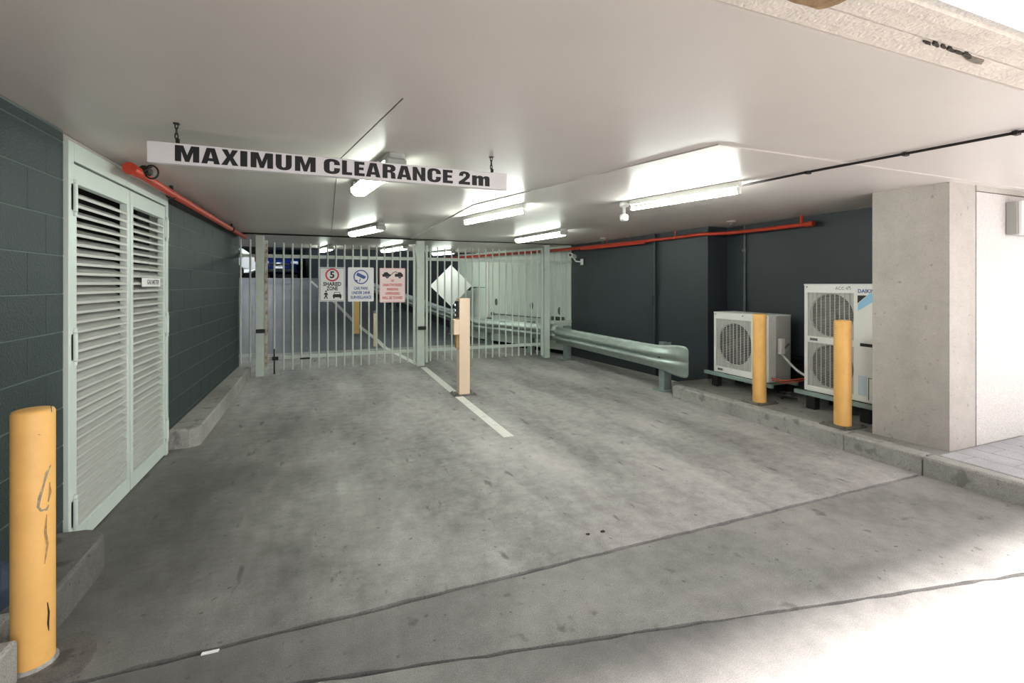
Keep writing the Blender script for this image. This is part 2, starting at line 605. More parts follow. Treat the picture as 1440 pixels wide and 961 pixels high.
MB().prism([(c2(2.07) + .001, 2.07), (12, 2.07), (12, YB), (c2(4.6) + .001, YB), (c2(4.6) + .001, 4.6)], H_CEIL - 0.006, TOP).build('ceiling_sheet', M['ceil'], ceil)
MB().box(-9, 12, 8.36, 8.37, H_CEIL - 0.02, H_CEIL + 0.01).build('ceiling_joint_strip', M['gap'], ceil)
MB().box(-4, 12, 0.94, 1.03, H_CEIL + 0.006, TOP).build('soffit_band', M['ceilrough'], ceil)
MB().box(-4, 12, 0.93, 0.94, H_CEIL + 0.03, TOP).build('drip_groove', M['ceilrough'], ceil)
MB().box(-4, 12, 0.86, 0.93, H_CEIL + 0.004, TOP).build('soffit_band', M['ceilrough'], ceil)
MB().box(-4, 12, 0.82, 0.86, H_CEIL - 0.004, TOP).build('soffit_nosing', M['ceilrough'], ceil)
MB().box(-4, 12, 0.80, 1.3, TOP - 0.34, 5.2).build('fascia', M['stucco'], ceil)
def blob(pts, z, name, mt):
    MB().prism(pts, z, z + 0.01).build(name, mt, ceil)
P = lambda u, v: tuple(at_plane(u, v, 2, H_CEIL)[:2])
def ccw(p):
    a = sum(p[i][0] * p[(i + 1) % len(p)][1] - p[(i + 1) % len(p)][0] * p[i][1] for i in range(len(p)))
    return p if a > 0 else list(reversed(p))
blob(ccw([P(1105, 0), P(1117, 5), P(1135, 9), P(1150, 14), P(1163, 12), P(1180, 6), P(1192, 0), P(1175, -6), P(1120, -6)]), H_CEIL + 0.001, 'rust_stain', M['rust_stain'])
rs = random.Random(3)
for (u, v, a, b) in ((1304, 61, 6, 2.0), (1316, 64, 5, 2.4), (1326, 67, 4, 1.6), (1337, 71, 6, 2.2), (1349, 75, 6, 2.6), (1360, 79, 7, 3.0)):
    q = [P(u + a * (0.7 + 0.5 * rs.random()) * math.cos(t) , v + 0.32 * a * math.cos(t) + b * (0.6 + 0.6 * rs.random()) * math.sin(t)) for t in [2 * math.pi * k / 9 for k in range(9)]]
    blob(ccw(q), H_CEIL - 0.001, 'spalled_patch', M['spall'])
blob(ccw([P(1352, 78), P(1362, 79), P(1374, 83), P(1384, 86), P(1380, 91), P(1369, 89), P(1358, 84)]), H_CEIL - 0.0005, 'spalled_patch', mat('bare_render', (138, 130, 120), 0.95, var=0.3, scale=40, bump=0.6, coords='World'))
# upper storey seen up the ramp
MB().box(-9, 8, YB, 34, 4.6, 4.9).build('ceiling_upper', M['darkin'], ceil)
MB().box(-9, 8, YB - 0.02, YB + 0.1, H_CEIL - 0.02, 4.7).build('slab_edge', M['darkin'], ceil)

for k, (x, y) in enumerate(((-2.5, 17.0), (-2.5, 22.0), (-6.0, 21.0))):
    ld = bpy.data.lights.new('upper_level_lamp', 'AREA')
    ld.shape = 'RECTANGLE'
    ld.size, ld.size_y = 0.15, 1.2
    ld.energy = 75
    ld.color = (0.93, 0.97, 1.0)
    lo = bpy.data.objects.new('upper_level_lamp', ld)
    COL.objects.link(lo)
    lo.location = (x, y, 4.5)

# ---- left wall of painted blocks
wl = struct('wall_left')
MB().box(XL - 0.25, XL - 0.0028, 0.6, 3.165, 0, H_CEIL).build('mortar_bed', M['mortar'], wl)
MB().box(XL - 0.25, XL - 0.0028, 4.84, 8.45, 0, H_CEIL).build('mortar_bed', M['mortar'], wl)
MB().box(XL - 0.30, XL - 0.20, 3.1, 4.9, 0, H_CEIL).build('door_backing', M['gap'], wl)
block_cache = {}
def block(y0, y1, z0, z1):
    L, Hh = round(y1 - y0, 3), round(z1 - z0, 3)
    if (L, Hh) not in block_cache:
        block_cache[(L, Hh)] = MB().box(-0.03, 0, 0, L, 0, Hh, 0.0022).mesh('block', M['block'])
    inst('block', block_cache[(L, Hh)], wl, (XL + random.uniform(-0.0008, 0.0008), y0, z0))
ROWS = [1.41 + 0.2 * k for k in range(-7, 5)]
for (ya, yb) in ((0.6, 3.165), (4.84, 8.45)):
    for r, z0 in enumerate(ROWS):
        z0c, z1c = max(z0, 0.0) + 0.0025, min(z0 + 0.2, 2.262) - 0.0025
        if z1c - z0c < 0.03:
            continue
        off = 3.0 if r % 2 == 0 else 2.847
        k = math.floor((ya - off) / 0.4)
        y = off + 0.4 * k
        while y < yb - 0.01:
            a, b = max(y, ya) + 0.0006, min(y + 0.4, yb) - 0.0006
            if b - a > 0.03:
                block(a, b, z0c, z1c)
            y += 0.4
MB().box(XL - 0.2, XL - 0.02, 3.165, 4.84, 2.225, H_CEIL).build('lintel', M['pier'], wl)
tag(MB().box(XL - 0.6, XL - 0.26, -3, 8.45, 0, H_CEIL).build('wall_left_core', M['dark']), kind='structure')

tag(MB().box(-9, XL - 0.02, -9, 0.6, 0, 8).build('wall_light_blocker', M['dark']), kind='structure')  # unseen wing wall, added to keep sun and sky off the left

# ---- kerbs on the left
kl = struct('trim_1')
kx = -1.06
far = [(XL - .02, 4.93)] + [(-1.17 + 0.10 * math.cos(a), 5.03 + 0.10 * math.sin(a)) for a in [math.radians(-90 + 15 * i) for i in range(7)]] + [(-1.085, 6.6), (-1.115, 8.36), (XL - .02, 8.36)]
def kerb(poly, h, b, name, parent, mt):
    """kerb stone with a rounded arris"""
    n = len(poly)
    c = Vector((sum(p[0] for p in poly) / n, sum(p[1] for p in poly) / n))
    mb = MB()
    rings = []
    for (ins, z) in ((0, -0.02), (0, h - b), (b * 0.3, h - b * 0.3), (b, h)):
        ring = []
        for i in range(n):
            p0, p1, p2 = Vector(poly[i - 1]), Vector(poly[i]), Vector(poly[(i + 1) % n])
            d1, d2 = (p1 - p0).normalized(), (p2 - p1).normalized()
            nn = Vector((-d1.y - d2.y, d1.x + d2.x))
            nn = nn.normalized() if nn.length > 1e-4 else Vector((-d1.y, d1.x))
            k = max(0.5, nn.dot(Vector((-d1.y, d1.x))))
            q = p1 + nn * (ins / k)
            ring.append((q.x, q.y, z))
        rings.append(ring)
    v = [p for r in rings for p in r]
    f = [(a * n + i, a * n + (i + 1) % n, (a + 1) * n + (i + 1) % n, (a + 1) * n + i) for a in range(3) for i in range(n)]
    mb.add(v, f)
    top = rings[-1]
    tri = tessellate_polygon([[Vector((x, y, 0)) for x, y, z in top]])
    fs = []
    for t in tri:
        a, b_, c_ = [Vector(top[i][:2]) for i in t]
        fs.append(tuple(t) if (b_ - a).cross(c_ - a) > 0 else tuple(reversed(t)))
    mb.add(top, fs)
    return mb.build(name, mt, parent)
kerb(far, 0.17, 0.015, 'kerb_stone', kl, M['kerb'])
near = [(XL - .02, 2.44), (-1.13, 2.44), (-1.06, 2.46), (kx, 2.95), (-1.075, 3.03), (-1.12, 3.09), (-1.18, 3.12), (XL - .02, 3.13)]
kerb(near, 0.17, 0.015, 'kerb_stone', kl, M['kerbdark'])
kerb([(XL - .02, 0.4), (kx, 0.4), (-1.05, 2.245), (-1.15, 2.25), (XL - .02, 2.25)], 0.17, 0.012, 'kerb_stone', kl, M['kerb'])
kerb([(XL - .02, 2.25), (-1.15, 2.25), (-1.15, 2.44), (XL - .02, 2.44)], 0.168, 0.004, 'kerb_stone', kl, M['kerb'])

# ---- right: raised platform, kerb stones, footpath pavers
kr = struct('trim_2')
KH = 0.15
xk = lambda y: 4.16 + (4.84 - y) * 0.024
MB().prism(ccw([(xk(4.86) + .13, 2.12), (5.6, 2.12), (5.6, 5.05), (4.32, 5.05), (4.28, 4.86)]), -0.02, KH - 0.004).build('platform_slab', M['platform'], kr)
ys = [4.86, 3.95, 2.74, 2.165]
for a, b in zip(ys[:-1], ys[1:]):
    kerb(ccw([(xk(a), a - .004), (xk(a) + .14, a - .004), (xk(b) + .14, b + .004), (xk(b), b + .004)]), KH, 0.016, 'kerb_stone', kr, M['kerb'])
kerb(ccw([(4.225, 2.158), (4.36, 2.158), (4.36, 1.2), (4.36, -1.0), (4.29, -1.0), (4.27, 1.2)]), KH, 0.02, 'kerb_stone', kr, M['kerb'])
path = struct('floor_footpath')
MB().box(4.36, 12, -3, 2.13, -0.02, KH - 0.012).build('sand_bed', M['gap'], path)
pv = MB().box(0.002, 0.208, 0.002, 0.418, -0.03, 0, 0.004).mesh('paver', M['paver'])
for i in range(11):
    x = 4.362 + 0.21 * i
    for j in range(6):
        y = 2.0 - 0.42 * j - (0.21 if i % 2 else 0)
        inst('paver', pv, path, (x, y - 0.42, KH + random.uniform(-0.002, 0.002)))
    inst('paver', MB().box(0.002, 0.208, 0.002, (0.128 if i % 2 == 0 else 0.338), -0.03, 0, 0.004).mesh('paver', M['paver']), path, (x, 2.0 - (0.21 if i % 2 else 0), KH))
MB().box(6.68, 12, -3, 2.13, -0.02, KH - 0.002).build('paving', M['paver'], path)

# ---- pier, stucco wall, dark walls
tag(MB().prism(ccw([(4.535, 2.142), (4.893, 2.142), (4.893, 2.655), (4.46, 2.655)]), KH - 0.01, H_CEIL).build('wall_pier', M['pier']), kind='structure')
ws = struct('wall_front')
MB().box(4.915, 12, 2.145, 2.40, 0.1, 2.215).build('stucco_face', M['stucco'], ws)
MB().box(4.97, 12, 2.16, 2.62, 0.0, H_CEIL).build('wall_core', M['pier'], ws)
MB().box(4.893, 12, 2.135, 2.18, 2.222, H_CEIL).build('head_strip', M['pier'], ws)
wr = struct('wall_right')
A0, A1, A2 = (4.66, 8.45), (4.87, 6.2), (4.915, 5.03)
XC = 5.27
MB().prism(ccw([A0, A1, (5.6, 6.2), (5.6, 8.6), (4.75, 8.6)]), 0, H_CEIL).build('wall_bay', M['dark'], wr)
MB().prism(ccw([A1, A2, (5.6, 5.03), (5.6, 6.2)]), 0, H_CEIL).build('wall_bay', M['dark'], wr)
MB().box(XC, 5.6, 2.6, 5.03, 0, H_CEIL).build('wall_bay', M['dark'], wr)
MB().box(4.9, 5.6, 2.62, 2.66, 0, H_CEIL).build('wall_return', M['dark'], wr)

# ---- oblique wall of pale panels beside the ramp, then a dark wall up the ramp
OB = math.atan2(0.36, 1.0)                  # the wall leans to -X going back
def obw(y, off=0.0):
    """point on the oblique wall line, off towards the ramp"""
    return (4.66 - 0.36 * (y - 8.45) - off * math.cos(OB), y - off * math.sin(OB))
wp = struct('wall_panelled')
LOB = lambda y: (y - 8.45) / math.cos(OB)
def ob_mtx(y):
    return Matrix.Translation((*obw(y), 0)) @ Matrix.Rotation(math.pi / 2 + OB, 4, 'Z')   # local x along the wall (back), local y toward the ramp
pw = [(8.47, 9.05), (9.05, 9.72), (9.72, 10.36), (10.36, 10.98), (11.08, 11.65), (11.65, 12.25)]
for (a, b) in pw:
    L = (b - a) / math.cos(OB)
    MB().box(0.004, L - 0.004, -0.04, 0.012, 0.08, 2.26, 0.005, ob_mtx(a)).build('panel', M['panel'], wp)
MB().box(0, 0.10, -0.04, 0.05, 0.0, 2.26, 0.004, ob_mtx(10.98)).build('panel_post', M['white'], wp)
MB().box(0, LOB(12.25), -0.16, -0.02, 0, H_CEIL, 0, ob_mtx(8.45)).build('panel_backing', M['gap'], wp)
hd = [(8.75, 0.90), (9.55, 0.98), (10.72, 1.03)]
for (y, z) in hd:
    mm = ob_mtx(y)
    mb = MB()
    mb.flat([circ(0, 0, 0.05, 20, ry=0.085)], mm @ Matrix.Translation((0, 0.0125, z)) @ Matrix(((-1, 0, 0, 0), (0, 0, 1, 0), (0, 1, 0, 0), (0, 0, 0, 1))), 0.008)
    mb.build('pull_handle', M['steel'], wp)
MB().tube([tuple(ob_mtx(9.1) @ Vector((0, 0.04, 0.73))), tuple(ob_mtx(10.8) @ Vector((0, 0.04, 0.74)))], 0.012, 6).build('latch_bar', M['steel'], wp)
MB().box(0, 0.06, 0.012, 0.07, 0.70, 0.78, 0.005, ob_mtx(10.8)).build('latch_knob', M['black'], wp)
MB().box(0, 0.35, 0.012, 0.06, 0.70, 0.78, 0.006, ob_mtx(8.62)).build('latch_plate', M['steel'], wp)
MB().tube([tuple(ob_mtx(11.1) @ Vector((0, 0.03, 1.38))), tuple(ob_mtx(11.9) @ Vector((0, 0.03, 1.39)))], 0.008, 6).build('latch_bar', M['steel'], wp)
wk = MB()
a, b = obw(12.25), obw(24)
wk.prism(ccw([a, b, (b[0] + .3, b[1] + .1), (a[0] + .3, a[1] + .1)]), 0, 4.6)
tag(wk.build('wall_ramp', M['dark']), kind='structure')
tag(MB().box(-9, 6, 33.5, 33.9, 0, 4.6).build('wall_back', M['darkin']), kind='structure')
tag(MB().box(-9.2, -9, 8.4, 34, 0, 4.6).build('wall_far', M['darkin']), kind='structure')
tag(MB().box(-9.0, XL - 0.6, 8.25, 8.45, 0, H_CEIL).build('wall_return', M['darkin']), kind='structure')

# ================================================================== LOUVRED DOOR
door = struct('door_1', (XL, 3.168, 0))
DW = 4.838 - 3.168
TOPD = 2.228
fb = MB()
fb.box(-0.10, 0.022, 0, 0.055, 0, TOPD, 0.003)
fb.build('jamb', M['green'], door)
MB().box(-0.10, 0.022, DW - 0.05, DW, 0, TOPD, 0.003).build('jamb', M['green'], door)
MB().box(-0.10, 0.022, 0.055, DW - 0.05, 2.128, TOPD, 0.003).build('header', M['green'], door)
blade_cache = {}
def leaf(y0, y1, name):
    lf = bpy.data.objects.new(name, None)
    COL.objects.link(lf)
    lf.parent = door
    lf.location = (0, y0, 0)
    W = y1 - y0
    st, zt, zb, b0, b1 = 0.045, 2.118, 0.012, 0.118, 2.012
    m = MB()
    m.box(-0.03, 0.014, 0, st, zb, zt, 0.003)
    m.box(-0.03, 0.014, W - st, W, zb, zt, 0.003)
    m.box(-0.03, 0.014, st, W - st, b1, zt, 0.003)
    m.box(-0.03, 0.014, st, W - st, zb, b0, 0.003)
    m.build('door_frame', M['green'], lf)
    n = 35
    key = round(W, 3)
    bm = MB()
    prof = [(-0.064, 0.038), (-0.062, 0.041), (0.006, 0.003), (0.012, 0.003), (0.012, -0.012), (0.008, -0.012), (0.004, -0.001)]
    k = len(prof)
    v = [(x, st, z) for x, z in prof] + [(x, W - st, z) for x, z in prof]
    bm.add(v, [(i, k + i, k + (i + 1) % k, (i + 1) % k) for i in range(k)])
    me = bm.mesh('louvre_blade', M['blade'])
    for i in range(n):
        inst('louvre_blade', me, lf, (0, 0, b0 + 0.012 + (b1 - b0 - 0.02) * i / n))
    return lf
lf1 = leaf(0.06, 0.852, 'door_leaf')
lf2 = leaf(0.868, DW - 0.055, 'door_leaf')
def hinge(parent, y, z):
    m = MB()
    m.tube([(0.026, y, z - 0.075), (0.026, y, z + 0.075)], 0.013, 8)
    m.tube([(0.026, y, z - 0.10), (0.026, y, z - 0.078)], 0.011, 8)
    m.tube([(0.026, y, z + 0.078), (0.026, y, z + 0.10)], 0.011, 8)
    m.box(0.012, 0.022, y - 0.03, y + 0.03, z - 0.07, z + 0.07)
    m.build('hinge', M['green'], parent)
for z in (1.93, 1.12, 0.22):
    hinge(door, 0.055, z)
    hinge(door, DW - 0.05, z)
gm = thing('door_sign', 'small white plate reading GAS METER fixed to the right louvred door leaf', 'sign', (XL + 0.022, 4.42, 1.475))
MB().box(-0.002, 0.002, -0.20, 0.20, -0.033, 0.033).build('plate', M['white'], gm)
put_text('GAS METER', 0.05, M['grey'], gm, Matrix.Translation((0.003, 0.03, 0)) @ FACE_PX, width=0.27, bold=0.0015)

# ================================================================== CLEARANCE SIGN
SY = 2.80
sx0, sx1, sz0, sz1 = -0.826, 1.073, 2.064, 2.169
sg = thing('clearance_sign', 'long white hanging sign reading MAXIMUM CLEARANCE 2m in heavy black letters', 'sign', ((sx0 + sx1) / 2, SY, sz0))
ox, oz = (sx0 + sx1) / 2, sz0
MB().box(sx0 - ox, sx1 - ox, 0, 0.035, 0, sz1 - sz0, 0.002).build('sign_board', M['sign'], sg)
GL = {
 'M': [[(0,0),(0,1),(.34,1),(.5,.42),(.66,1),(1,1),(1,0),(.74,0),(.74,.62),(.585,0),(.415,0),(.26,.62),(.26,0)]],
 'A': [[(0,0),(.28,1),(.72,1),(1,0),(.68,0),(.645,.17),(.355,.17),(.32,0)], [(.40,.36),(.60,.36),(.5,.76)]],
 'X': [[(0,0),(.32,.51),(.03,1),(.37,1),(.5,.7),(.63,1),(.97,1),(.68,.51),(1,0),(.65,0),(.5,.32),(.35,0)]],
 'I': [[(0,0),(0,1),(1,1),(1,0)]],
 'U': [[(0,1),(.37,1),(.37,.25),(.41,.18),(.5,.15),(.59,.18),(.63,.25),(.63,1),(1,1),(1,.3),(.95,.13),(.82,.03),(.65,-.02),(.5,-.03),(.35,-.02),(.18,.03),(.05,.13),(0,.3)]],
 'C': [[(1,.62),(1,.72),(.95,.87),(.83,.96),(.66,1.01),(.5,1.02),(.34,1.01),(.17,.96),(.05,.87),(0,.72),(0,.28),(.05,.13),(.17,.04),(.34,-.01),(.5,-.02),(.66,-.01),(.83,.04),(.95,.13),(1,.28),(1,.41),(.64,.41),(.64,.24),(.59,.18),(.5,.16),(.41,.18),(.36,.24),(.36,.76),(.41,.82),(.5,.84),(.59,.82),(.64,.76),(.64,.62)]],
 'L': [[(0,0),(0,1),(.48,1),(.48,.2),(1,.2),(1,0)]],
 'E': [[(0,0),(0,1),(.97,1),(.97,.8),(.46,.8),(.46,.61),(.9,.61),(.9,.42),(.46,.42),(.46,.2),(1,.2),(1,0)]],
 'R': [[(0,0),(0,1),(.58,1),(.8,.97),(.93,.89),(.98,.76),(.95,.62),(.86,.53),(.74,.49),(.88,.45),(.95,.36),(.97,.08),(1,0),(.66,0),(.63,.06),(.62,.33),(.58,.40),(.5,.42),(.37,.42),(.37,0)], [(.37,.61),(.37,.82),(.52,.82),(.59,.78),(.61,.715),(.59,.65),(.52,.61)]],
 'N': [[(0,0),(0,1),(.33,1),(.66,.42),(.66,1),(1,1),(1,0),(.68,0),(.34,.56),(.34,0)]],
 '2': [[(0,0),(0,.18),(.42,.46),(.58,.6),(.62,.7),(.59,.79),(.5,.82),(.41,.79),(.38,.72),(.38,.63),(.02,.63),(.05,.82),(.2,.96),(.5,1.01),(.8,.96),(.97,.82),(.98,.68),(.9,.52),(.7,.37),(.52,.22),(.98,.22),(.98,0)]],
 'm': [[(0,0),(0,.76),(.27,.76),(.27,.69),(.36,.77),(.47,.78),(.57,.75),(.63,.68),(.72,.76),(.85,.785),(.96,.73),(1,.62),(1,0),(.73,0),(.73,.5),(.70,.57),(.66,.57),(.635,.5),(.635,0),(.365,0),(.365,.5),(.34,.57),(.30,.57),(.27,.5),(.27,0)]],
}
LET = [('M',246,280.3),('A',283.2,309.4),('X',311,335.6),('I',338,347.9),('M',352.5,384),('U',387.7,410.3),('M',414.8,443.9),('C',455.4,478),('L',481,495.2),('E',498.4,512.9),('A',514.5,535.2),('R',538,556.7),('A',558.2,578.6),('N',580.3,598.2),('C',601,619.9),('E',622.8,636.8),('2',645,661.2),('m',663.8,688.4)]
lm = MB()
for ch, u0, u1 in LET:
    a, b = X_at(u0, SY) - ox, X_at(u1, SY) - ox
    T = Matrix.Translation((a, -0.0012, 0.0145)) @ FACE_Y
    cs = [[(x * (b - a), y * 0.081) for x, y in c] for c in GL[ch]]
    lm.flat(cs, T)
lm.build('lettering', M['ink'], sg)
def chain(parent, x, y, z0, z1):
    m = MB()
    n = 4
    for i in range(n):
        zc = z0 + (z1 - z0) * (i + 0.5) / n
        hh, ww = (z1 - z0) / n * 0.66, 0.0065
        pts = [(math.cos(t) * ww, math.sin(t) * hh) for t in [2 * math.pi * k / 12 for k in range(13)]]
        if i % 2:
            m.tube([(x + p, y, zc + q) for p, q in pts], 0.003, 6, cap=False)
        else:
            m.tube([(x, y + p, zc + q) for p, q in pts], 0.003, 6, cap=False)
    m.box(x - 0.012, x + 0.012, y - 0.012, y + 0.012, z1 - 0.006, z1 + 0.001)
    m.box(x + 0.002, x + 0.014, y - 0.006, y + 0.006, z0 + 0.004, z0 + 0.028, 0.003)
    m.build('chain', M['iron'], parent)
chain(sg, -0.727 - ox + 0.02, 0.017, sz1 - sz0, H_CEIL + 0.003 - sz0)
chain(sg, 0.973 - ox, 0.017, sz1 - sz0, H_CEIL + 0.003 - sz0)

# ================================================================== LAMPS
def lamp_dir(p0, p1):
    d = Vector((p1[0] - p0[0], p1[1] - p0[1]))
    return Vector(((p0[0] + p1[0]) / 2, (p0[1] + p1[1]) / 2)), math.atan2(d.y, d.x), d.length

def batten(p0, p1, label):
    """bare tube batten: body, two end caps, tube"""
    c, r, L = lamp_dir(p0, p1)
    zt = H_CEIL - 0.006
    t = thing('batten_light', label, 'ceiling light', (c.x, c.y, zt), r, 'bare tube battens on the ceiling')
    b = MB()
    b.box(-L / 2, L / 2, -0.025, 0.025, -0.05, 0, 0.006)
    b.build('lamp_body', M['fitting'], t)
    for s in (-1, 1):
        x = s * (L / 2 - 0.012)
        MB().box(x - 0.012, x + 0.012, -0.016, 0.016, -0.10, -0.045, 0.004).build('tube_holder', M['white'], t)
    MB().tube([(-L / 2 + 0.024, 0, -0.085), (L / 2 - 0.024, 0, -0.085)], 0.0145, 12).build('tube', M['lamp'], t)
    return t

def prismatic(p0, p1, label, z=None):
    """weatherproof fitting: grey body and a rounded prismatic diffuser that glows"""
    c, r, L = lamp_dir(p0, p1)
    zt = (z or H_CEIL) + 0.001
    t = thing('weatherproof_light', label, 'ceiling light', (c.x, c.y, zt), r, 'weatherproof lights with rounded diffusers')
    def shell(w0, w1, za, zb, ins):
        m = MB()
        rings = []
        for k in range(5):
            f = k / 4
            hw = w0 + (w1 - w0) * f ** 2
            hl = L / 2 - ins - 0.03 * f ** 2
            rings.append([(x, y, za + (zb - za) * f) for x, y in rrect(-hl, hl, -hw, hw, min(0.03, hw * 0.7), 3)])
        n = len(rings[0])
        v = [p for q in rings for p in q]
        fs = [(a * n + i, (a + 1) * n + i, (a + 1) * n + (i + 1) % n, a * n + (i + 1) % n) for a in range(4) for i in range(n)]
        m.add(v, fs, True)
        m.add(rings[-1], [tuple(reversed(range(n)))])
        m.add(rings[0], [tuple(range(n))])
        return m
    shell(0.055, 0.068, 0, -0.045, 0.0).build('lamp_body', M['fitgrey'], t)
    shell(0.062, 0.038, -0.046, -0.10, 0.012).build('diffuser', M['lampdif'], t)
    for s in (-0.32, 0.32):
        for q in (-1, 1):
            MB().box(s * L - 0.012, s * L + 0.012, q * 0.068 - 0.005, q * 0.068 + 0.005, -0.062, -0.02).build('clip', M['white'], t)
    for s in (-1, 1):
        x = s * (L / 2 - 0.03)
        MB().box(x - 0.028, x + 0.028, -0.064, 0.064, -0.092, -0.03, 0.012).build('end_cap', M['fitgrey'], t)
    return t
batten((2.70, 3.74), (2.98, 2.715), 'bare fluorescent batten nearest the right pier, with a sensor head at its end')
batten((1.52, 5.36), (1.82, 4.25), 'bare fluorescent batten above the gap between sign and gate, mid ceiling')
prismatic((3.0, 7.36), (3.19, 5.97), 'weatherproof light above the right gate leaf, closest to the red pipe', H_CEIL - 0.007)
prismatic((0.335, 7.38), (0.67, 6.36), 'weatherproof light just before the left gate leaf')
prismatic((0.23, 4.0), (0.40, 2.93), 'weatherproof light right behind the hanging clearance sign')
prismatic((-0.13, 11.3), (0.08, 10.4), 'weatherproof light beyond the gate above the left of the ramp', H_CEIL + 0.002)
prismatic((1.15, 10.75), (1.48, 9.5), 'weatherproof light just beyond the gate beside the middle post', H_CEIL - 0.008)
prismatic((2.40, 11.3), (2.72, 10.5), 'weatherproof light beyond the gate above the diamond board', H_CEIL - 0.008)
# occupancy sensor beside the first batten
q = at_plane(881, 297, 2, H_CEIL - 0.08)
sn = thing('occupancy_sensor', 'white round sensor head hanging at the far end of the bare batten', 'sensor', (2.69, 3.83, H_CEIL - 0.006))
MB().lathe([(0.0, 0), (0.045, 0), (0.045, -0.035), (0.038, -0.05), (0.014, -0.055), (0.014, -0.125)], (0, 0, 0), 16).build('housing', M['white'], sn)
MB().lathe([(0.0, -0.12), (0.03, -0.122), (0.042, -0.135), (0.042, -0.17), (0.034, -0.185), (0, -0.19)], (0, 0, 0), 16).build('sensor_head', M['white'], sn)
# conduit along the ceiling
cb = thing('ceiling_conduit', 'thin dark conduit clipped across the ceiling from the bare batten to the front edge', 'conduit', (3.138, 2.905, H_CEIL))
run = [tuple(at_plane(u, v, 2, H_CEIL - 0.012)[:2]) for u, v in ((1033, 263), (1135, 242), (1272, 216), (1440, 184), (1500, 172))]
MB().tube([(x - 3.138, y - 2.905, -0.014) for x, y in run], 0.0085, 8).build('conduit', M['iron'], cb)
for u, v in ((1135, 242), (1272, 216), (1428, 186)):
    p = at_plane(u, v, 2, H_CEIL - 0.012)
    MB().box(p.x - 3.138 - 0.012, p.x - 3.138 + 0.03, p.y - 2.905 - 0.012, p.y - 2.905 + 0.012, -0.026, -0.005, 0.002).build('saddle_clip', M['iron'], cb)

# ================================================================== BOLLARDS
def bollard_profile(r, h, z0=0):
    return [(r, z0), (r, h - 0.012), (r - 0.004, h - 0.003), (r - 0.01, h), (r * 0.5, h + 0.003), (0, h + 0.004)]
bl = thing('bollard', 'yellow steel bollard with scuffs at the far left foreground, set into the kerb', 'bollard', (-1.045, 2.335, 0), 0, 'yellow round bollards')
R0 = 0.0625
MB().lathe(bollard_profile(R0, 0.982), n=40).build('post', M['yellow'], bl)
MB().lathe([(R0 + 0.012, 0.0), (R0 + 0.010, 0.016), (R0 - 0.001, 0.024)], n=28).build('grout_collar', M['kerb'], bl)
def on_cyl(pts, wd, name, mt, parent, R):
    """dirt streak lying on the bollard; pts are (angle in degrees, z)"""
    m = MB()
    L, Rr = [], []
    n = len(pts)
    for i, (a, z) in enumerate(pts):
        a0, z0 = pts[max(0, i - 1)]
        a1, z1 = pts[min(n - 1, i + 1)]
        t = Vector((math.radians(a1 - a0) * R, z1 - z0)).normalized()
        wv = wd * (0.6 + 0.7 * random.random()) * (0.35 if i in (0, n - 1) else 1)
        for sgn, lst in ((1, L), (-1, Rr)):
            aa = math.radians(a) + sgn * (-t.y) * wv / 2 / R
            zz = z + sgn * t.x * wv / 2
            lst.append(((R + 0.0007) * math.cos(aa), (R + 0.0007) * math.sin(aa), zz))
    m.add(L + Rr, [(i, i + 1, n + i + 1, n + i) for i in range(n - 1)], True)
    m.build(name, mt, parent)
BA = math.degrees(math.atan2(-2.345, 1.05))      # the side that faces the camera
def ba(u):
    return BA + math.degrees(math.asin(max(-0.97, min(0.97, (u - 45.5) / 32.5))))
def bz(v):
    return 1.46 - (v - 400) / 657 * 1.715
on_cyl([(ba(70), bz(665)), (ba(64), bz(675)), (ba(60), bz(690)), (ba(54), bz(708)), (ba(52), bz(720)), (ba(56), bz(727)), (ba(64), bz(728)), (ba(67), bz(722))], 0.010, 'scuff_mark', M['scuffg'], bl, R0)
on_cyl([(ba(68), bz(690)), (ba(69), bz(705)), (ba(66), bz(718))], 0.010, 'scuff_mark', M['scuff'], bl, R0)
on_cyl([(ba(64), bz(735)), (ba(62), bz(760)), (ba(65), bz(780)), (ba(61), bz(806))], 0.009, 'scuff_mark', M['scuff'], bl, R0)
on_cyl([(ba(65), bz(864)), (ba(67), bz(880)), (ba(66), bz(895)), (ba(67), bz(907))], 0.008, 'scuff_mark', M['scuffd'], bl, R0)
on_cyl([(ba(70), bz(578)), (ba(71), bz(588))], 0.008, 'scuff_mark', M['scuffd'], bl, R0)
on_cyl([(ba(52), bz(616)), (ba(55), bz(617))], 0.006, 'scuff_mark', M['scuff'], bl, R0)

def plate_bollard(x, y, r, h, label):
    t = thing('bollard', label, 'bollard', (x, y, KH - 0.004), 0, 'yellow round bollards')
    MB().lathe(bollard_profile(r, h, 0.012), n=32).build('post', M['yellow'], t)
    MB().box(-0.15, 0.15, -0.12, 0.12, 0, 0.014, 0.003).build('base_plate', M['steel'], t)
    for sx in (-1, 1):
        for sy in (-1, 1):
            MB().lathe([(0.013, 0.014), (0.013, 0.028), (0, 0.03)], (sx * 0.125, sy * 0.097, 0), 6, False).build('bolt', M['steel'], t)
    return t
plate_bollard(4.46, 3.81, 0.069, 0.985, 'yellow bollard on a base plate in front of the smaller air conditioner')
plate_bollard(4.445, 2.90, 0.0695, 0.98, 'yellow bollard on a base plate in front of the tall two-fan air conditioner')

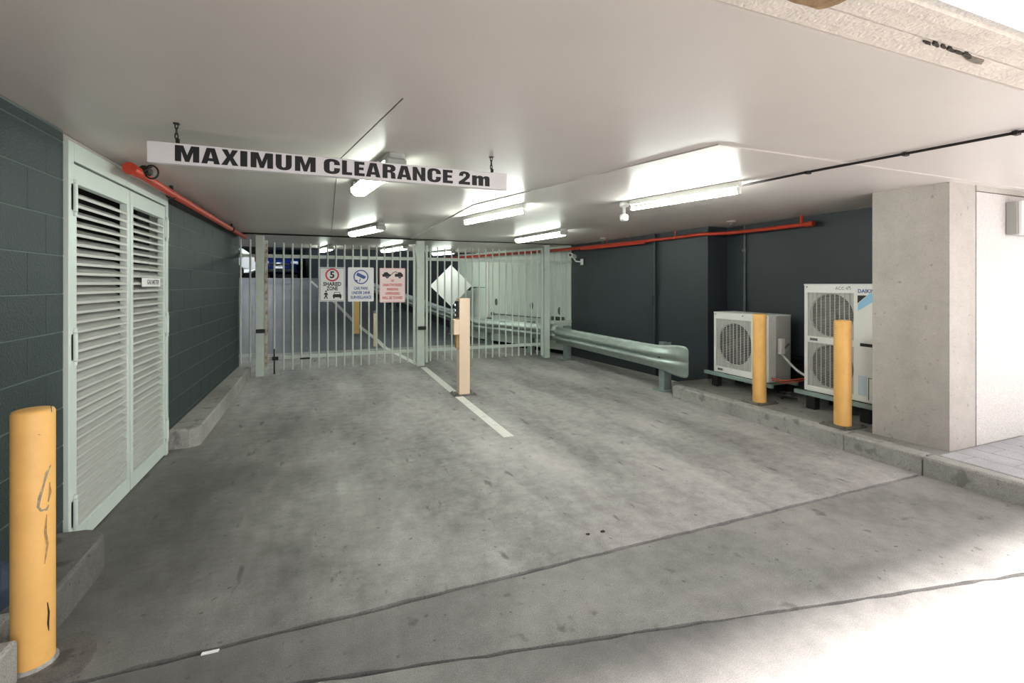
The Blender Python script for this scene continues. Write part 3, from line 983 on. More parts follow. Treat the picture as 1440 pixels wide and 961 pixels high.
# ================================================================== CENTRE POST
cp = thing('access_post', 'square cream access post on a bolted plate in the middle of the lane', 'post', (1.68, 6.008, 0))
hw = 0.0725
MB().box(-hw, hw, -hw, hw, 0.012, 1.276, 0.004).build('post', M['cream'], cp)
MB().box(-0.15, 0.15, -0.125, 0.125, 0, 0.014, 0.003).build('base_plate', M['steel'], cp)
for sx in (-1, 1):
    for sy in (-1, 1):
        MB().lathe([(0.012, 0.014), (0.012, 0.03), (0, 0.032)], (sx * 0.125, sy * 0.1, 0), 6, False).build('bolt', M['steel'], cp)
MB().box(-hw - 0.075, -hw, -hw - 0.01, hw - 0.03, 0.80, 1.0, 0.006).build('reader_box', M['cream'], cp)
MB().box(-hw - 0.03, -hw, -0.055, 0.055, 1.02, 1.24, 0.006).build('keypad', M['iron'], cp)
for z in (1.06, 1.12, 1.19):
    MB().lathe([(0.02, -0.015), (0.02, 0.012), (0.013, 0.017), (0, 0.018)], (-hw - 0.045, -0.03, z), 12).build('button', M['chrome'], cp)
MB().box(-hw - 0.035, -hw, -0.05, 0.03, 0.62, 0.80, 0.004).build('cable_cover', M['scuff'], cp)

# ================================================================== GATE
GY = 8.40
def bar_mesh(z0, z1, r=0.0145):
    return MB().tube([(0, 0, z0), (0, 0, z1)], r, 8)
bar_m = bar_mesh(0.07, 2.13).mesh('bar', M['gate'])
bar_fix = bar_mesh(0.20, 2.17).mesh('bar', M['gate'])
def gate_post(u0, u1, label, lock=None):
    a, b = X_at(u0, GY - 0.06), X_at(u1, GY - 0.06)
    c, h = (a + b) / 2, (b - a) / 2
    t = thing('gate_post', label, 'gate post', (c, GY, 0), 0, 'square gate posts')
    MB().box(-h, h, -0.06, 0.06, 0, 2.235, 0.004).build('post', M['gate'], t)
    if lock:
        MB().box(-0.05, h + 0.02, -0.10, -0.06, lock - 0.03, lock + 0.03, 0.006).build('lock_box', M['black'], t)
    return c, h
gate_post(359.3, 371, 'pale green gate post at the left, next to the kerb end', 0.72)
gate_post(586.3, 597.2, 'pale green gate post in the middle where both gate leaves meet', 0.68)
gate_post(765.8, 773.3, 'pale green gate post at the right beside the guard rail')
def leaf_gate(name, label, us, st0, st1, rusty_left, sag):
    xs = [X_at(u, GY) for u in us]
    x0, x1 = X_at(st0, GY), X_at(st1, GY)
    t = thing(name, label, 'gate', (x0, GY, 0), 0, 'barred gate leaves')
    MB().box(-0.02, 0.02, -0.02, 0.02, 0.05, 2.16, 0.003).build('stile', M['rusty'] if rusty_left else M['gate'], t)
    MB().box(x1 - x0 - 0.02, x1 - x0 + 0.02, -0.02, 0.02, 0.05, 2.16, 0.003).build('stile', M['gate'], t)
    for z in (0.27, 1.915):
        MB().box(0.02, x1 - x0 - 0.02, 0.015, 0.045, z - 0.028, z + 0.028, 0.003).build('rail', M['gate'], t)
    for x in xs:
        inst('bar', bar_m, t, (x - x0, 0, 0))
    return t, x0, x1
us1 = [385.8, 398.8, 411.4, 423.9, 436.2, 448.5, 460.7, 472.6, 484.4, 496.2, 507.6, 518.8, 529.8, 540.9, 551.9, 562.8, 573.3]
us2 = [605.3, 615.3, 625.3, 635.3, 645, 654.7, 664.2, 673.7, 683.3, 692.7, 702, 711.2, 720.3, 729.4, 738.2, 747, 755.3]
g1, g1a, g1b = leaf_gate('gate_leaf', 'pale green barred gate leaf carrying the three signs', us1, 374.5, 582.5, True, 0)
g2, g2a, g2b = leaf_gate('gate_leaf', 'pale green barred gate leaf on the right, without signs', us2, 600, 762, False, 0)
# drop bolt on the left leaf
MB().tube([(X_at(386, GY) - g1a, -0.03, 0.02), (X_at(386, GY) - g1a, -0.03, 0.42)], 0.012, 8).build('drop_bolt', M['iron'], g1)
MB().box(X_at(386, GY) - g1a - 0.03, X_at(386, GY) - g1a + 0.06, -0.05, -0.015, 0.24, 0.30, 0.004).build('bolt_bracket', M['iron'], g1)
MB().box(X_at(424, GY) - g1a - 0.02, X_at(436, GY) - g1a, -0.03, 0.015, 0.23, 0.255, 0.004).build('bolt_bracket', M['iron'], g1)
fl = thing('fence_panel', 'narrow fixed panel of bars between the left wall and gate post', 'fence panel', (X_at(345, GY), GY, 0), 0, 'fixed barred side panels')
for u in (331.6, 338.5, 352):
    inst('bar', bar_fix, fl, (X_at(u, GY) - X_at(345, GY), 0, 0))
for z in (0.33, 1.915):
    MB().box(XL + 0.002 - X_at(345, GY), X_at(359, GY) - X_at(345, GY), 0.012, 0.04, z - 0.025, z + 0.025, 0.003).build('rail', M['gate'], fl)
fr = thing('fence_panel', 'narrow fixed panel of bars between the right gate post and dark wall', 'fence panel', (X_at(790, GY), GY, 0), 0, 'fixed barred side panels')
for i, u in enumerate((780, 788.5, 796.5)):
    inst('bar', bar_mesh(0.68, 2.11).mesh('bar', M['gate']), fr, (X_at(u, GY) - X_at(790, GY), 0, 0))
for z in (1.915, 0.70):
    MB().box(X_at(774, GY) - X_at(790, GY), 4.64 - X_at(790, GY), 0.012, 0.04, z - 0.025, z + 0.025, 0.003).build('rail', M['gate'], fr)

# ---- three signs on the gate
def gate_sign(u0, u1, v0, v1, name, label, mt):
    y = GY - 0.03
    a, b = at_plane(u0, v0, 1, y), at_plane(u1, v1, 1, y)
    W, Hh = b.x - a.x, a.z - b.z
    t = thing(name, label, 'sign', ((a.x + b.x) / 2, y, b.z))
    m = MB()
    m.flat([rrect(-W / 2, W / 2, 0, Hh, 0.02)], FACE_Y, 0.004)
    m.flat([list(reversed([(x, yv) for x, yv in rrect(-W / 2, W / 2, 0, Hh, 0.02)]))], FACE_Y)
    m.build('sign_plate', mt, t)
    return t, W, Hh
def fig(parent, contours_list, mt, name, off=0.0052):
    m = MB()
    for cs in contours_list:
        m.flat(cs, Matrix.Translation((0, -off, 0)) @ FACE_Y)
    return m.build(name, mt, parent)
def tx(s, size, mt, parent, x, z, width=None, bold=0.0):
    put_text(s, size, mt, parent, Matrix.Translation((x, -0.0056, z)) @ FACE_Y, width, bold)
# 1 shared zone
t, W, Hh = gate_sign(448.8, 485.3, 375.8, 424, 'shared_zone_sign', 'white sign with red ringed 5 reading SHARED ZONE, leftmost on the gate', M['sign'])
i = 0.012
fig(t, [[rrect(-W/2 + i, W/2 - i, i, Hh - i, 0.015), list(reversed(rrect(-W/2 + i + .006, W/2 - i - .006, i + .006, Hh - i - .006, 0.012)))]], M['ink'], 'border')
cz = Hh * 0.775
fig(t, [[circ(0, cz, 0.108, 32), list(reversed(circ(0, cz, 0.084, 32)))]], M['inkred'], 'ring')
tx('5', 0.155, M['ink'], t, 0, cz - 0.002, bold=0.006)
tx('SHARED', 0.088, M['ink'], t, 0, Hh * 0.505, width=W * 0.70, bold=0.003)
tx('ZONE', 0.088, M['ink'], t, 0, Hh * 0.375, width=W * 0.44, bold=0.003)
px, pz = -W * 0.24, Hh * 0.08
ped = [circ(px, pz + 0.125, 0.014, 10), [(px - .022, pz + .10), (px + .018, pz + .105), (px + .034, pz + .06), (px + .024, pz + .055), (px + .014, pz + .08), (px + .012, pz + .055), (px + .03, pz), (px + .014, pz), (px, pz + .038), (px - .018, pz), (px - .034, pz + .004), (px - .014, pz + .05), (px - .012, pz + .08), (px - .024, pz + .06), (px - .034, pz + .066)]]
fig(t, [[c] for c in ped], M['ink'], 'pedestrian_symbol')
cx, cz0 = W * 0.19, Hh * 0.085
car = [[(cx - .066, cz0 + .02), (cx - .07, cz0 + .055), (cx - .056, cz0 + .072), (cx - .04, cz0 + .11), (cx + .04, cz0 + .11), (cx + .056, cz0 + .072), (cx + .07, cz0 + .055), (cx + .066, cz0 + .02)], [(cx - .046, cz0 + .075), (cx + .046, cz0 + .075), (cx + .034, cz0 + .1), (cx - .034, cz0 + .1)]]
fig(t, [[car[0], list(reversed(car[1]))], [[(cx - .062, cz0), (cx - .062, cz0 + .02), (cx - .04, cz0 + .02), (cx - .04, cz0)]], [[(cx + .04, cz0), (cx + .04, cz0 + .02), (cx + .062, cz0 + .02), (cx + .062, cz0)]]], M['ink'], 'car_symbol')
# 2 camera surveillance
t, W, Hh = gate_sign(489.3, 525.6, 376, 424, 'surveillance_sign', 'white sign with blue camera ring reading CAR PARK UNDER 24HR SURVEILLANCE', M['sign'])
cz = Hh * 0.72
fig(t, [[circ(0, cz, 0.122, 32), list(reversed(circ(0, cz, 0.103, 32)))]], M['inkblue'], 'ring')
ca, sa = math.cos(-0.45), math.sin(-0.45)
rot = lambda p: (p[0] * ca - p[1] * sa, p[0] * sa + p[1] * ca + cz + 0.018)
fig(t, [[[rot(p) for p in ((-.075, -.026), (.065, -.03), (.078, -.01), (.078, .026), (-.075, .03))]], [[(-.03, cz - .08), (-.018, cz - .088), (-.004, cz - .03), (-.018, cz - .025)]], [[(-.105, cz - .05), (-.06, cz - .05), (-.05, cz - .075), (-.085, cz - .08)]]], M['inkblue'], 'camera_symbol')
tx('CAR PARK', 0.07, M['inkblue'], t, 0, Hh * 0.385, width=W * 0.56, bold=0.002)
tx('UNDER 24HR', 0.07, M['inkblue'], t, 0, Hh * 0.255, width=W * 0.72, bold=0.002)
tx('SURVEILLANCE', 0.07, M['inkblue'], t, 0, Hh * 0.12, width=W * 0.80, bold=0.002)
# 3 tow away
t, W, Hh = gate_sign(533.8, 569.8, 377, 425.2, 'tow_away_sign', 'pinkish sign with a tow truck reading NO UNAUTHORISED PARKING, rightmost on the gate', M['pink'])
i = 0.006
fig(t, [[rrect(-W/2 + i, W/2 - i, i, Hh - i, 0.017), list(reversed(rrect(-W/2 + i + .008, W/2 - i - .008, i + .008, Hh - i - .008, 0.012)))]], mat('sign_pink_border', (240, 176, 176), 0.5), 'border')
zt_ = Hh * 0.78
tow = [[(-.17, zt_ - .02), (-.175, zt_ + .02), (-.15, zt_ + .03), (-.14, zt_ + .055), (-.09, zt_ + .06), (-.06, zt_ + .03), (-.03, zt_ + .02), (-.028, zt_ - .005), (-.06, zt_ - .02)],
       [(.04, zt_ - .02), (.04, zt_ + .03), (.09, zt_ + .035), (.10, zt_ + .06), (.15, zt_ + .055), (.165, zt_ + .03), (.18, zt_ + .02), (.18, zt_ - .02)],
       [(-.03, zt_ + .012), (.0, zt_ + .05), (.05, zt_ + .075), (.09, zt_ + .055), (.09, zt_ + .045), (.05, zt_ + .062), (.008, zt_ + .042), (-.022, zt_ + .004)]]
fig(t, [[c] for c in tow] + [[circ(x, zt_ - .022, 0.027, 14)] for x in (-.09, .125)], M['ink'], 'tow_truck_symbol')
fig(t, [[circ(x, zt_ - .022, 0.015, 12)] for x in (-.09, .125)], M['grey'], 'wheel_symbol', 0.0058)
inkpink = mat('sign_faded_red', (214, 84, 88), 0.5)
for k, (s, wd) in enumerate((('NO', 0.11), ('UNAUTHORISED', 0.76), ('PARKING', 0.44), ('OFFENDERS', 0.56), ('WILL BE TOWED', 0.80))):
    tx(s, 0.062, inkpink, t, 0, Hh * (0.63 - 0.125 * k), width=W * wd, bold=0.002)

# ================================================================== POSTS, BOARD AND RAILS BEYOND THE GATE
pa = thing('ramp_post', 'thick tan post standing on the ramp line behind the surveillance sign', 'post', (0.68, 12.3, gz(12.3)))
MB().box(-0.07, 0.07, -0.07, 0.07, -0.02, 1.1, 0.006).build('post', M['tan'], pa)
MB().box(-0.12, 0.12, -0.12, 0.12, -0.015, 0.025, 0.003).build('base_plate', M['steel'], pa)
pb = thing('ramp_post', 'thin pinkish post on the line behind the gate, below the tow sign', 'post', (1.03, 11.2, gz(11.2)))
MB().tube([(0, 0, -0.02), (0, 0, 0.80)], [0.04, 0.04], 14).build('post', M['cream'], pb)
MB().lathe([(0.041, 0.76), (0.041, 0.80), (0.02, 0.825), (0, 0.828)], n=14).build('cap', M['steel'], pb)
db = thing('diamond_board', 'plain white square board set diagonally beside the pale panels behind the gate', 'board', (2.86, 11.35, 1.46 - 2 / 657 * 11.6), -0.15)
s_ = 0.515
MB().flat([[(-s_, 0), (0, -s_), (s_, 0), (0, s_)]], FACE_Y, 0.012).flat([[(-s_, 0), (0, s_), (s_, 0), (0, -s_)]], FACE_Y).build('board', M['white'], db)
MB().tube([(s_ - 0.05, 0.02, -0.13 + 0.06), (0.64, 0.02, -0.10 + 0.06)], 0.016, 8).build('bracket_arm', M['steel'], db)
MB().box(s_ - 0.12, s_ - 0.02, 0.001, 0.05, -0.12, -0.02, 0.004).build('bracket', M['iron'], db)

# W-beam guard rails
WP = [(0.0, 0.0), (0.022, 0.006), (0.055, 0.016), (0.085, 0.066), (0.108, 0.078), (0.130, 0.066), (0.150, 0.012), (0.160, 0.004), (0.170, 0.012), (0.190, 0.066), (0.212, 0.078), (0.235, 0.066), (0.265, 0.016), (0.298, 0.006), (0.32, 0.0)]
def wbeam(path, zs, loc, bull=False):
    """path of (x, y); the humps stand to the left of travel (towards the lane)"""
    m = MB()
    n = len(WP)
    rows = []
    for i, (x, y) in enumerate(path):
        a, b = path[max(0, i - 1)], path[min(len(path) - 1, i + 1)]
        t = Vector((b[0] - a[0], b[1] - a[1])).normalized()
        nrm = Vector((-t.y, t.x))
        k, hscale, shrink = zs[i][1], zs[i][2], zs[i][3]
        row = []
        for (z, o) in WP:
            zz = 0.16 + (z - 0.16) * hscale * shrink
            row.append((x + nrm.x * o * k - loc[0], y + nrm.y * o * k - loc[1], zs[i][0] + zz - loc[2]))
        rows.append(row)
    v = [p for r in rows for p in r]
    f = [(i * n + j, i * n + j + 1, (i + 1) * n + j + 1, (i + 1) * n + j) for i in range(len(rows) - 1) for j in range(n - 1)]
    m.add(v, f, True)
    return m
def solid(o, th):
    md = o.modifiers.new('thickness', 'SOLIDIFY')
    md.thickness = th
    md.offset = 0
    return o
gr = thing('guard_rail', 'galvanised guard rail with a rounded end in front of the dark right wall', 'guard rail', (4.27, 6.4, 0))
pth, zz = [], []
for y, k, hs, sh in [(4.68, .03, 1.28, .66), (4.684, .03, 1.28, .78), (4.695, .04, 1.28, .88), (4.715, .06, 1.28, .95), (4.75, .10, 1.28, .99), (4.82, .22, 1.28, 1), (4.90, .40, 1.26, 1), (5.0, .64, 1.2, 1), (5.12, .88, 1.1, 1), (5.25, 1, 1.03, 1), (5.45, 1, 1, 1), (6.5, 1, 1, 1), (7.5, 1, 1, 1), (8.30, 1, 1, 1)]:
    pth.append((4.255 - 0.008 * (y - 4.7), y))
    zz.append((0.30 + 0.0 * y, k, hs, sh))
solid(wbeam(pth, zz, (4.27, 6.4, 0)).build('beam', M['galv'], gr), 0.005)
def rail_post(parent, x, y, h, z0, rz=0):
    m = MB()
    mt = Matrix.Translation((x, y, z0)) @ Matrix.Rotation(rz, 4, 'Z')
    m.box(0.0, 0.012, -0.055, 0.055, 0.01, h, 0, mt)
    m.box(0.012, 0.12, -0.055, -0.045, 0.01, h, 0, mt)
    m.box(0.012, 0.12, 0.045, 0.055, 0.01, h, 0, mt)
    m.box(-0.06, 0.18, -0.11, 0.11, 0, 0.014, 0.002, mt)
    return m.build('rail_post', M['galvpost'], parent)
rail_post(gr, 0.0, 8.03 - 6.4, 0.655, 0)
rail_post(gr, 0.008, 5.22 - 6.4, 0.665, 0)
for (y, z) in ((5.22, 0.46), (8.03, 0.46)):
    MB().tube([(-0.024, y - 6.4, z), (-0.040, y - 6.4, z)], 0.014, 8).build('bolt', M['steel'], gr)

g_pts = [(8.62, 4.13), (8.9, 4.06), (9.3, 3.93)]
gr2 = thing('guard_rail', 'galvanised guard rail beyond the gate climbing beside the panelled wall', 'guard rail', (3.4, 10.6, 0))
pth, zz = [], []
for y in (8.50, 8.8, 9.2, 9.8, 10.4, 11.0, 11.3, 12, 13, 14, 15, 16, 17, 18):
    x, yy = obw(y, 0.36)
    pth.append((x, yy))
    zz.append((gz(y) + 0.32, 1, 1, 1))
solid(wbeam(pth, zz, (3.4, 10.6, 0)).build('beam', M['galv'], gr2), 0.005)
for y in (9.3, 10.7, 12.1, 13.6, 15.2):
    x, yy = obw(y, 0.35)
    rail_post(gr2, x - 3.4 + 0.003, yy - 10.6, 0.67, gz(yy) - 0.004, OB)

# ================================================================== CARS ON THE UPPER LEVEL
def make_car(name, label, paint, loc, rz, estate=False):
    """hatchback, its front to local -Y"""
    t = thing(name, label, 'car', loc, rz)
    L, W = 4.2, 0.86
    prof = [(-2.1, 0.35), (-2.12, 0.55), (-2.02, 0.72), (-1.75, 0.84), (-1.05, 0.95), (-0.35, 1.36), (0.1, 1.44), (0.9, 1.43), (1.55, 1.30), (1.98, 0.98), (2.08, 0.85), (2.1, 0.4), (1.9, 0.24), (-1.9, 0.22)]
    def half(y, z):
        hwid = W - 0.22 * max(0, (z - 0.9) / 0.54)
        if y < -1.6:
            hwid -= 0.16 * ((-1.6 - y) / 0.5) ** 2
        if y > 1.7:
            hwid -= 0.10 * ((y - 1.7) / 0.4) ** 2
        return hwid
    m = MB()
    n = len(prof)
    v = []
    cols = (-1.0, -0.93, 0.93, 1.0)
    for c in cols:
        for (y, z) in prof:
            e = 0.04 if abs(c) == 1 else 0
            v.append((half(y, z) * c, y * (1 - e * 0.6), 0.3 + (z - 0.3) * (1 - e * 0.5)))
    f = [(a * n + i, (a + 1) * n + i, (a + 1) * n + (i + 1) % n, a * n + (i + 1) % n) for a in range(3) for i in range(n)]
    m.add(v, f, True)
    for a in (0, 3):
        tri = tessellate_polygon([[Vector((y, z, 0)) for y, z in prof]])
        m.add([v[a * n + i] for i in range(n)], [tuple(x) for x in tri])
    m.build('body', paint, t)
    def quad(pts, nm, mt, th=0.012):
        a, b, c, d = [Vector(p) for p in pts]
        nn = (b - a).cross(d - a).normalized() * th
        mb = MB()
        vv = [a, b, c, d, a + nn, b + nn, c + nn, d + nn]
        mb.add(vv, [(4, 5, 6, 7), (3, 2, 1, 0), (0, 1, 5, 4), (1, 2, 6, 5), (2, 3, 7, 6), (3, 0, 4, 7)])
        return mb.build(nm, mt, t)
    quad([(-0.74, -1.0, 0.975), (0.74, -1.0, 0.975), (0.60, -0.38, 1.345), (-0.60, -0.38, 1.345)], 'windscreen', M['glass'])
    quad([(0.70, 1.93, 1.02), (-0.70, 1.93, 1.02), (-0.58, 1.58, 1.28), (0.58, 1.58, 1.28)], 'rear_window', M['glass'])
    for s in (-1, 1):
        p = [(s * 0.835, -0.85, 0.98), (s * 0.835, 1.6, 0.98), (s * 0.70, 1.35, 1.30), (s * 0.695, -0.32, 1.32)]
        quad(p if s > 0 else [p[1], p[0], p[3], p[2]], 'side_window', M['glass'])
        hl = MB().box(s * 0.60 - 0.16, s * 0.60 + 0.16, -2.06, -1.92, 0.62, 0.76, 0.03)
        hl.build('headlamp', M['headlamp'], t)
        MB().box(s * 0.66 - 0.12, s * 0.66 + 0.12, 2.0, 2.09, 0.72, 0.95, 0.02).build('tail_lamp', M['taillamp'], t)
        MB().box(s * 0.93 - 0.08, s * 0.93 + 0.08, -0.78, -0.66, 0.93, 1.06, 0.03).build('mirror', paint, t)
        for y in (-1.3, 1.3):
            w_ = MB().tube([(s * 0.66, y, 0.30), (s * 0.865, y, 0.30)], 0.30, 20)
            o = w_.build('wheel', M['tyre'], t)
            MB().tube([(s * 0.80, y, 0.30), (s * 0.875, y, 0.30)], 0.18, 14).build('hubcap', M['chrome'], o)
    MB().box(-0.42, 0.42, -2.13, -2.05, 0.56, 0.66, 0.015).build('grille', M['chrome'], t)
    MB().box(-0.60, 0.60, -2.145, -2.05, 0.28, 0.40, 0.02).build('lower_grille', M['black'], t)
    MB().box(-0.19, 0.19, -2.16, -2.11, 0.43, 0.53, 0.006).build('number_plate', M['white'], t)
    MB().box(-0.19, 0.19, 2.07, 2.115, 0.66, 0.76, 0.006).build('number_plate', M['white'], t)
    return t
make_car('blue_car', 'blue car facing the camera at the top of the ramp', M['carblue'], (-1.86, 25.2, RZ), -0.05)
make_car('black_car', 'black car parked beside the blue car at the top of the ramp', M['carblack'], (0.05, 26.2, RZ), -0.03)
make_car('white_car', 'white car seen from its rear quarter through the bars left of the gate', M['carwhite'], (-5.05, 23.9, RZ), math.radians(-84))

# ================================================================== RED PIPES
def sprinkler(parent, x, y, z, up=0.06):
    m = MB()
    m.tube([(x, y, z + 0.02), (x, y, z + up)], 0.012, 8)
    m.lathe([(0.0, 0), (0.02, 0), (0.02, 0.012), (0.0, 0.014)], (x, y, z + up), 10)
    return m.build('hanger', M['red'], parent)
rp = thing('red_pipe', 'red fire pipe along the top of the left block wall', 'pipe', (-1.19, 5.8, 2.20))
MB().tube([(0.02, 3.70 - 5.8, 0), (0.0, 5.8 - 5.8, 0), (-0.01, 8.42 - 5.8, 0)], 0.031, 16).build('pipe', M['red'], rp)
MB().tube([(0.02, 3.66 - 5.8, 0), (0.02, 3.78 - 5.8, 0)], 0.039, 16).build('end_cap', M['red'], rp)
ring = [(0.085 + 0.038 * math.cos(a), -1.96, 0.02 + 0.045 * math.sin(a)) for a in [2 * math.pi * k / 16 for k in range(17)]]
MB().tube(ring, 0.006, 6, cap=False).build('valve_ring', M['iron'], rp)
MB().tube([(0.05, -1.99, 0.03), (0.05, -1.90, 0.03)], 0.028, 10).tube([(0.05, -2.03, 0.0), (0.09, -1.98, 0.05)], 0.006, 6).build('valve', M['iron'], rp)
for y in (4.6, 7.2):
    MB().box(-0.012, 0.012, y - 5.8 - 0.014, y - 5.8 + 0.014, 0.034, 0.07).tube([(0, y - 5.8 - 0.012, 0), (0, y - 5.8 + 0.012, 0)], 0.04, 14).build('hanger', M['iron'], rp)

rr = thing('red_pipe', 'red fire pipe running along the dark right wall and through the gate', 'pipe', (4.8, 5.0, 2.155))
cc = (4.8, 5.0, 2.155)
rp_pts = [(5.16, 3.72), (5.13, 4.3), (5.06, 4.78), (4.93, 4.96), (4.83, 5.05), (4.81, 5.4), (4.74, 6.3), (4.52, 7.8), (4.40, 8.35), (4.25, 8.8), (3.85, 9.95), (3.45, 11.05), (2.95, 12.45)]
MB().tube([(x - cc[0], y - cc[1], 0.0) for x, y in rp_pts], [0.024] * 7 + [0.03] * 6, 12).build('pipe', M['red'], rr)
MB().tube([(4.72 - cc[0], 6.15 - cc[1], -0.03), (4.50 - cc[0], 7.8 - cc[1], -0.03)], 0.018, 10).build('branch_pipe', M['red'], rr)
MB().tube([(5.16 - cc[0], 3.69 - cc[1], 0), (5.16 - cc[0], 3.79 - cc[1], 0)], 0.031, 12).build('end_cap', M['red'], rr)
MB().tube([(5.155 - cc[0], 3.83 - cc[1], 0.0), (5.155 - cc[0], 3.83 - cc[1], 0.108)], 0.020, 10).build('riser', M['red'], rr)
for x, y in ((4.80, 5.55), (4.62, 7.1)):
    MB().tube([(x - cc[0], y - cc[1], 0.0), (x - cc[0], y - cc[1], 0.108)], 0.009, 8).lathe([(0.028, -0.02), (0.028, 0.02)], (x - cc[0], y - cc[1], 0), 12).build('hanger', M['red'], rr)
def sprinkler_head(p, label):
    t = thing('sprinkler_head', label, 'sprinkler', p)
    MB().tube([(0, 0, 0), (0, 0, 0.05)], 0.010, 8).build('stem', M['chrome'], t)
    MB().lathe([(0, -0.03), (0.022, -0.03), (0.022, -0.026), (0, -0.02)], n=12).build('deflector', M['chrome'], t)
    MB().lathe([(0.055, 0.052), (0.05, 0.045), (0.012, 0.04)], n=16).build('escutcheon', M['white'], t)
sprinkler_head((4.78, 4.50, H_CEIL - 0.058), 'chrome sprinkler head on the ceiling above the smaller air conditioner')
sprinkler_head((4.45, 6.95, H_CEIL - 0.058), 'chrome sprinkler head on the ceiling near the guard rail wall')

# trunking on the dark wall
td = thing('wall_trunking', 'vertical dark trunking with a conduit on the right wall behind the guard rail', 'trunking', (4.86, 6.15, 0))
MB().box(-0.03, 0.02, -0.08, 0.09, 0.01, H_CEIL - 0.008, 0.004).build('trunking', M['dark'], td)
MB().tube([(-0.035, -0.10, 0.02), (-0.035, -0.10, H_CEIL - 0.008)], 0.012, 8).build('conduit', mat('conduit_teal_glint', (42, 68, 66), 0.3), td)  # teal of the conduit paints in a reflected glint
MB().box(-0.05, -0.03, -0.06, 0.06, 1.12, 1.28, 0.004).build('junction_box', M['dark'], td)
tc_ = thing('wall_conduit', 'thin grey vertical conduit on the dark recess wall behind the air conditioners', 'conduit', (XC - 0.016, 4.72, 0))
MB().tube([(0, 0, KH), (0, 0, H_CEIL - 0.008)], 0.015, 10).build('conduit', mat('grey_conduit', (88, 94, 98), 0.35), tc_)
MB().box(-0.02, 0.016, -0.03, 0.03, 1.9, 1.94, 0.003).build('saddle', M['steel'], tc_)

# security camera on the wall by the gate
sc_ = thing('security_camera', 'small white bullet camera on the dark wall right of the gate', 'security camera', (4.62, 8.05, 1.96))
MB().tube([(-0.30, -0.16, 0.06), (-0.10, 0.02, 0.04)], 0.042, 14).build('camera_body', M['white'], sc_)
MB().tube([(-0.304, -0.164, 0.06), (-0.298, -0.158, 0.06)], 0.028, 12).build('lens', M['black'], sc_)
MB().tube([(-0.15, -0.02, 0.01), (-0.09, 0.0, -0.05), (0.05, 0.0, -0.06)], 0.014, 8).build('arm', M['white'], sc_)
MB().box(0.035, 0.055, -0.05, 0.05, -0.12, 0.0, 0.006).build('wall_bracket', M['white'], sc_)

# ================================================================== AIR CONDITIONERS
def fan_grille(parent, x, yc, zc, r, hw_, hh_, nver):
    """square recessed grille with a fan behind: front towards -x"""
    g = MB()
    # recessed dark well
    g.add([(x + 0.02, yc - hw_, zc - hh_), (x + 0.02, yc + hw_, zc - hh_), (x + 0.02, yc + hw_, zc + hh_), (x + 0.02, yc - hw_, zc + hh_)], [(0, 3, 2, 1)])
    o = MB()
    inner = circ(0, 0, r, 36)
    sq = [(-hw_, -hh_), (hw_, -hh_), (hw_, hh_), (-hw_, hh_)]
    o.flat([sq, list(reversed(inner))], Matrix.Translation((x + 0.004, yc, zc)) @ FACE_X)
    # funnel of the fan opening
    n = 36
    v = [(x + 0.004, yc - r * math.cos(2 * math.pi * k / n), zc + r * math.sin(2 * math.pi * k / n)) for k in range(n)] + \
        [(x + 0.026, yc - r * 0.98 * math.cos(2 * math.pi * k / n), zc + r * 0.98 * math.sin(2 * math.pi * k / n)) for k in range(n)]
    o.add(v, [(k, (k + 1) % n, n + (k + 1) % n, n + k) for k in range(n)], True)
    wl_ = o.build('fan_shroud', M['grille'], parent)
    d = MB()
    d.flat([circ(0, 0, r * 0.985, 36)], Matrix.Translation((x + 0.026, yc, zc)) @ FACE_X)
    d.build('fan_well', M['acin'], parent)
    fan = MB()
    for b in range(4):
        a0 = b * math.pi / 2 + 0.3
        pts = []
        for (rr_, da) in ((0.2, 0.0), (0.55, -0.18), (0.88, -0.22), (0.9, 0.55), (0.55, 0.62), (0.2, 0.75)):
            pts.append((rr_ * r * math.cos(a0 + da), rr_ * r * math.sin(a0 + da)))
        vv = [(x + 0.022 - (0.008 if i > 2 else 0), yc - p, zc + q) for i, (p, q) in enumerate(pts)]
        fan.add(vv, [tuple(range(6))])
    fan.tube([(x + 0.024, yc, zc), (x + 0.010, yc, zc)], r * 0.22, 16)
    fan.build('fan', M['fan'], parent)
    gl = MB()
    for k in range(nver + 1):
        y = yc - hw_ + 2 * hw_ * k / nver
        gl.box(x - 0.010, x - 0.004, y - 0.0035, y + 0.0035, zc - hh_, zc + hh_)
    nh = 30
    for k in range(nh + 1):
        z = zc - hh_ + 2 * hh_ * k / nh
        gl.box(x - 0.005, x - 0.001, yc - hw_, yc + hw_, z - 0.0016, z + 0.0016)
    gl.build('guard_grille', M['grille'], parent, kind='stuff')

def logo(parent, x, yr, zt, s):
    """maker's mark: lettering over a black and light blue slanted sign"""
    T = Matrix.Translation((x - 0.0012, 0, 0)) @ FACE_X
    def Fg(pts):
        return [[(-(yr) + px_ * s, zt + pz_ * s) for px_, pz_ in pts]]
    a = MB()
    a.flat(Fg([(0, 0), (0.62, 0), (0, -0.58)]), T)
    a.build('logo_triangle', M['ink'], parent)
    b = MB()
    b.flat(Fg([(1.15, 0.14), (1.15, -0.36), (0.02, -1.12), (0.02, -0.62), (0.66, 0.0), (0.80, 0.14)]), T)
    b.build('logo_band', M['logoblue'], parent)

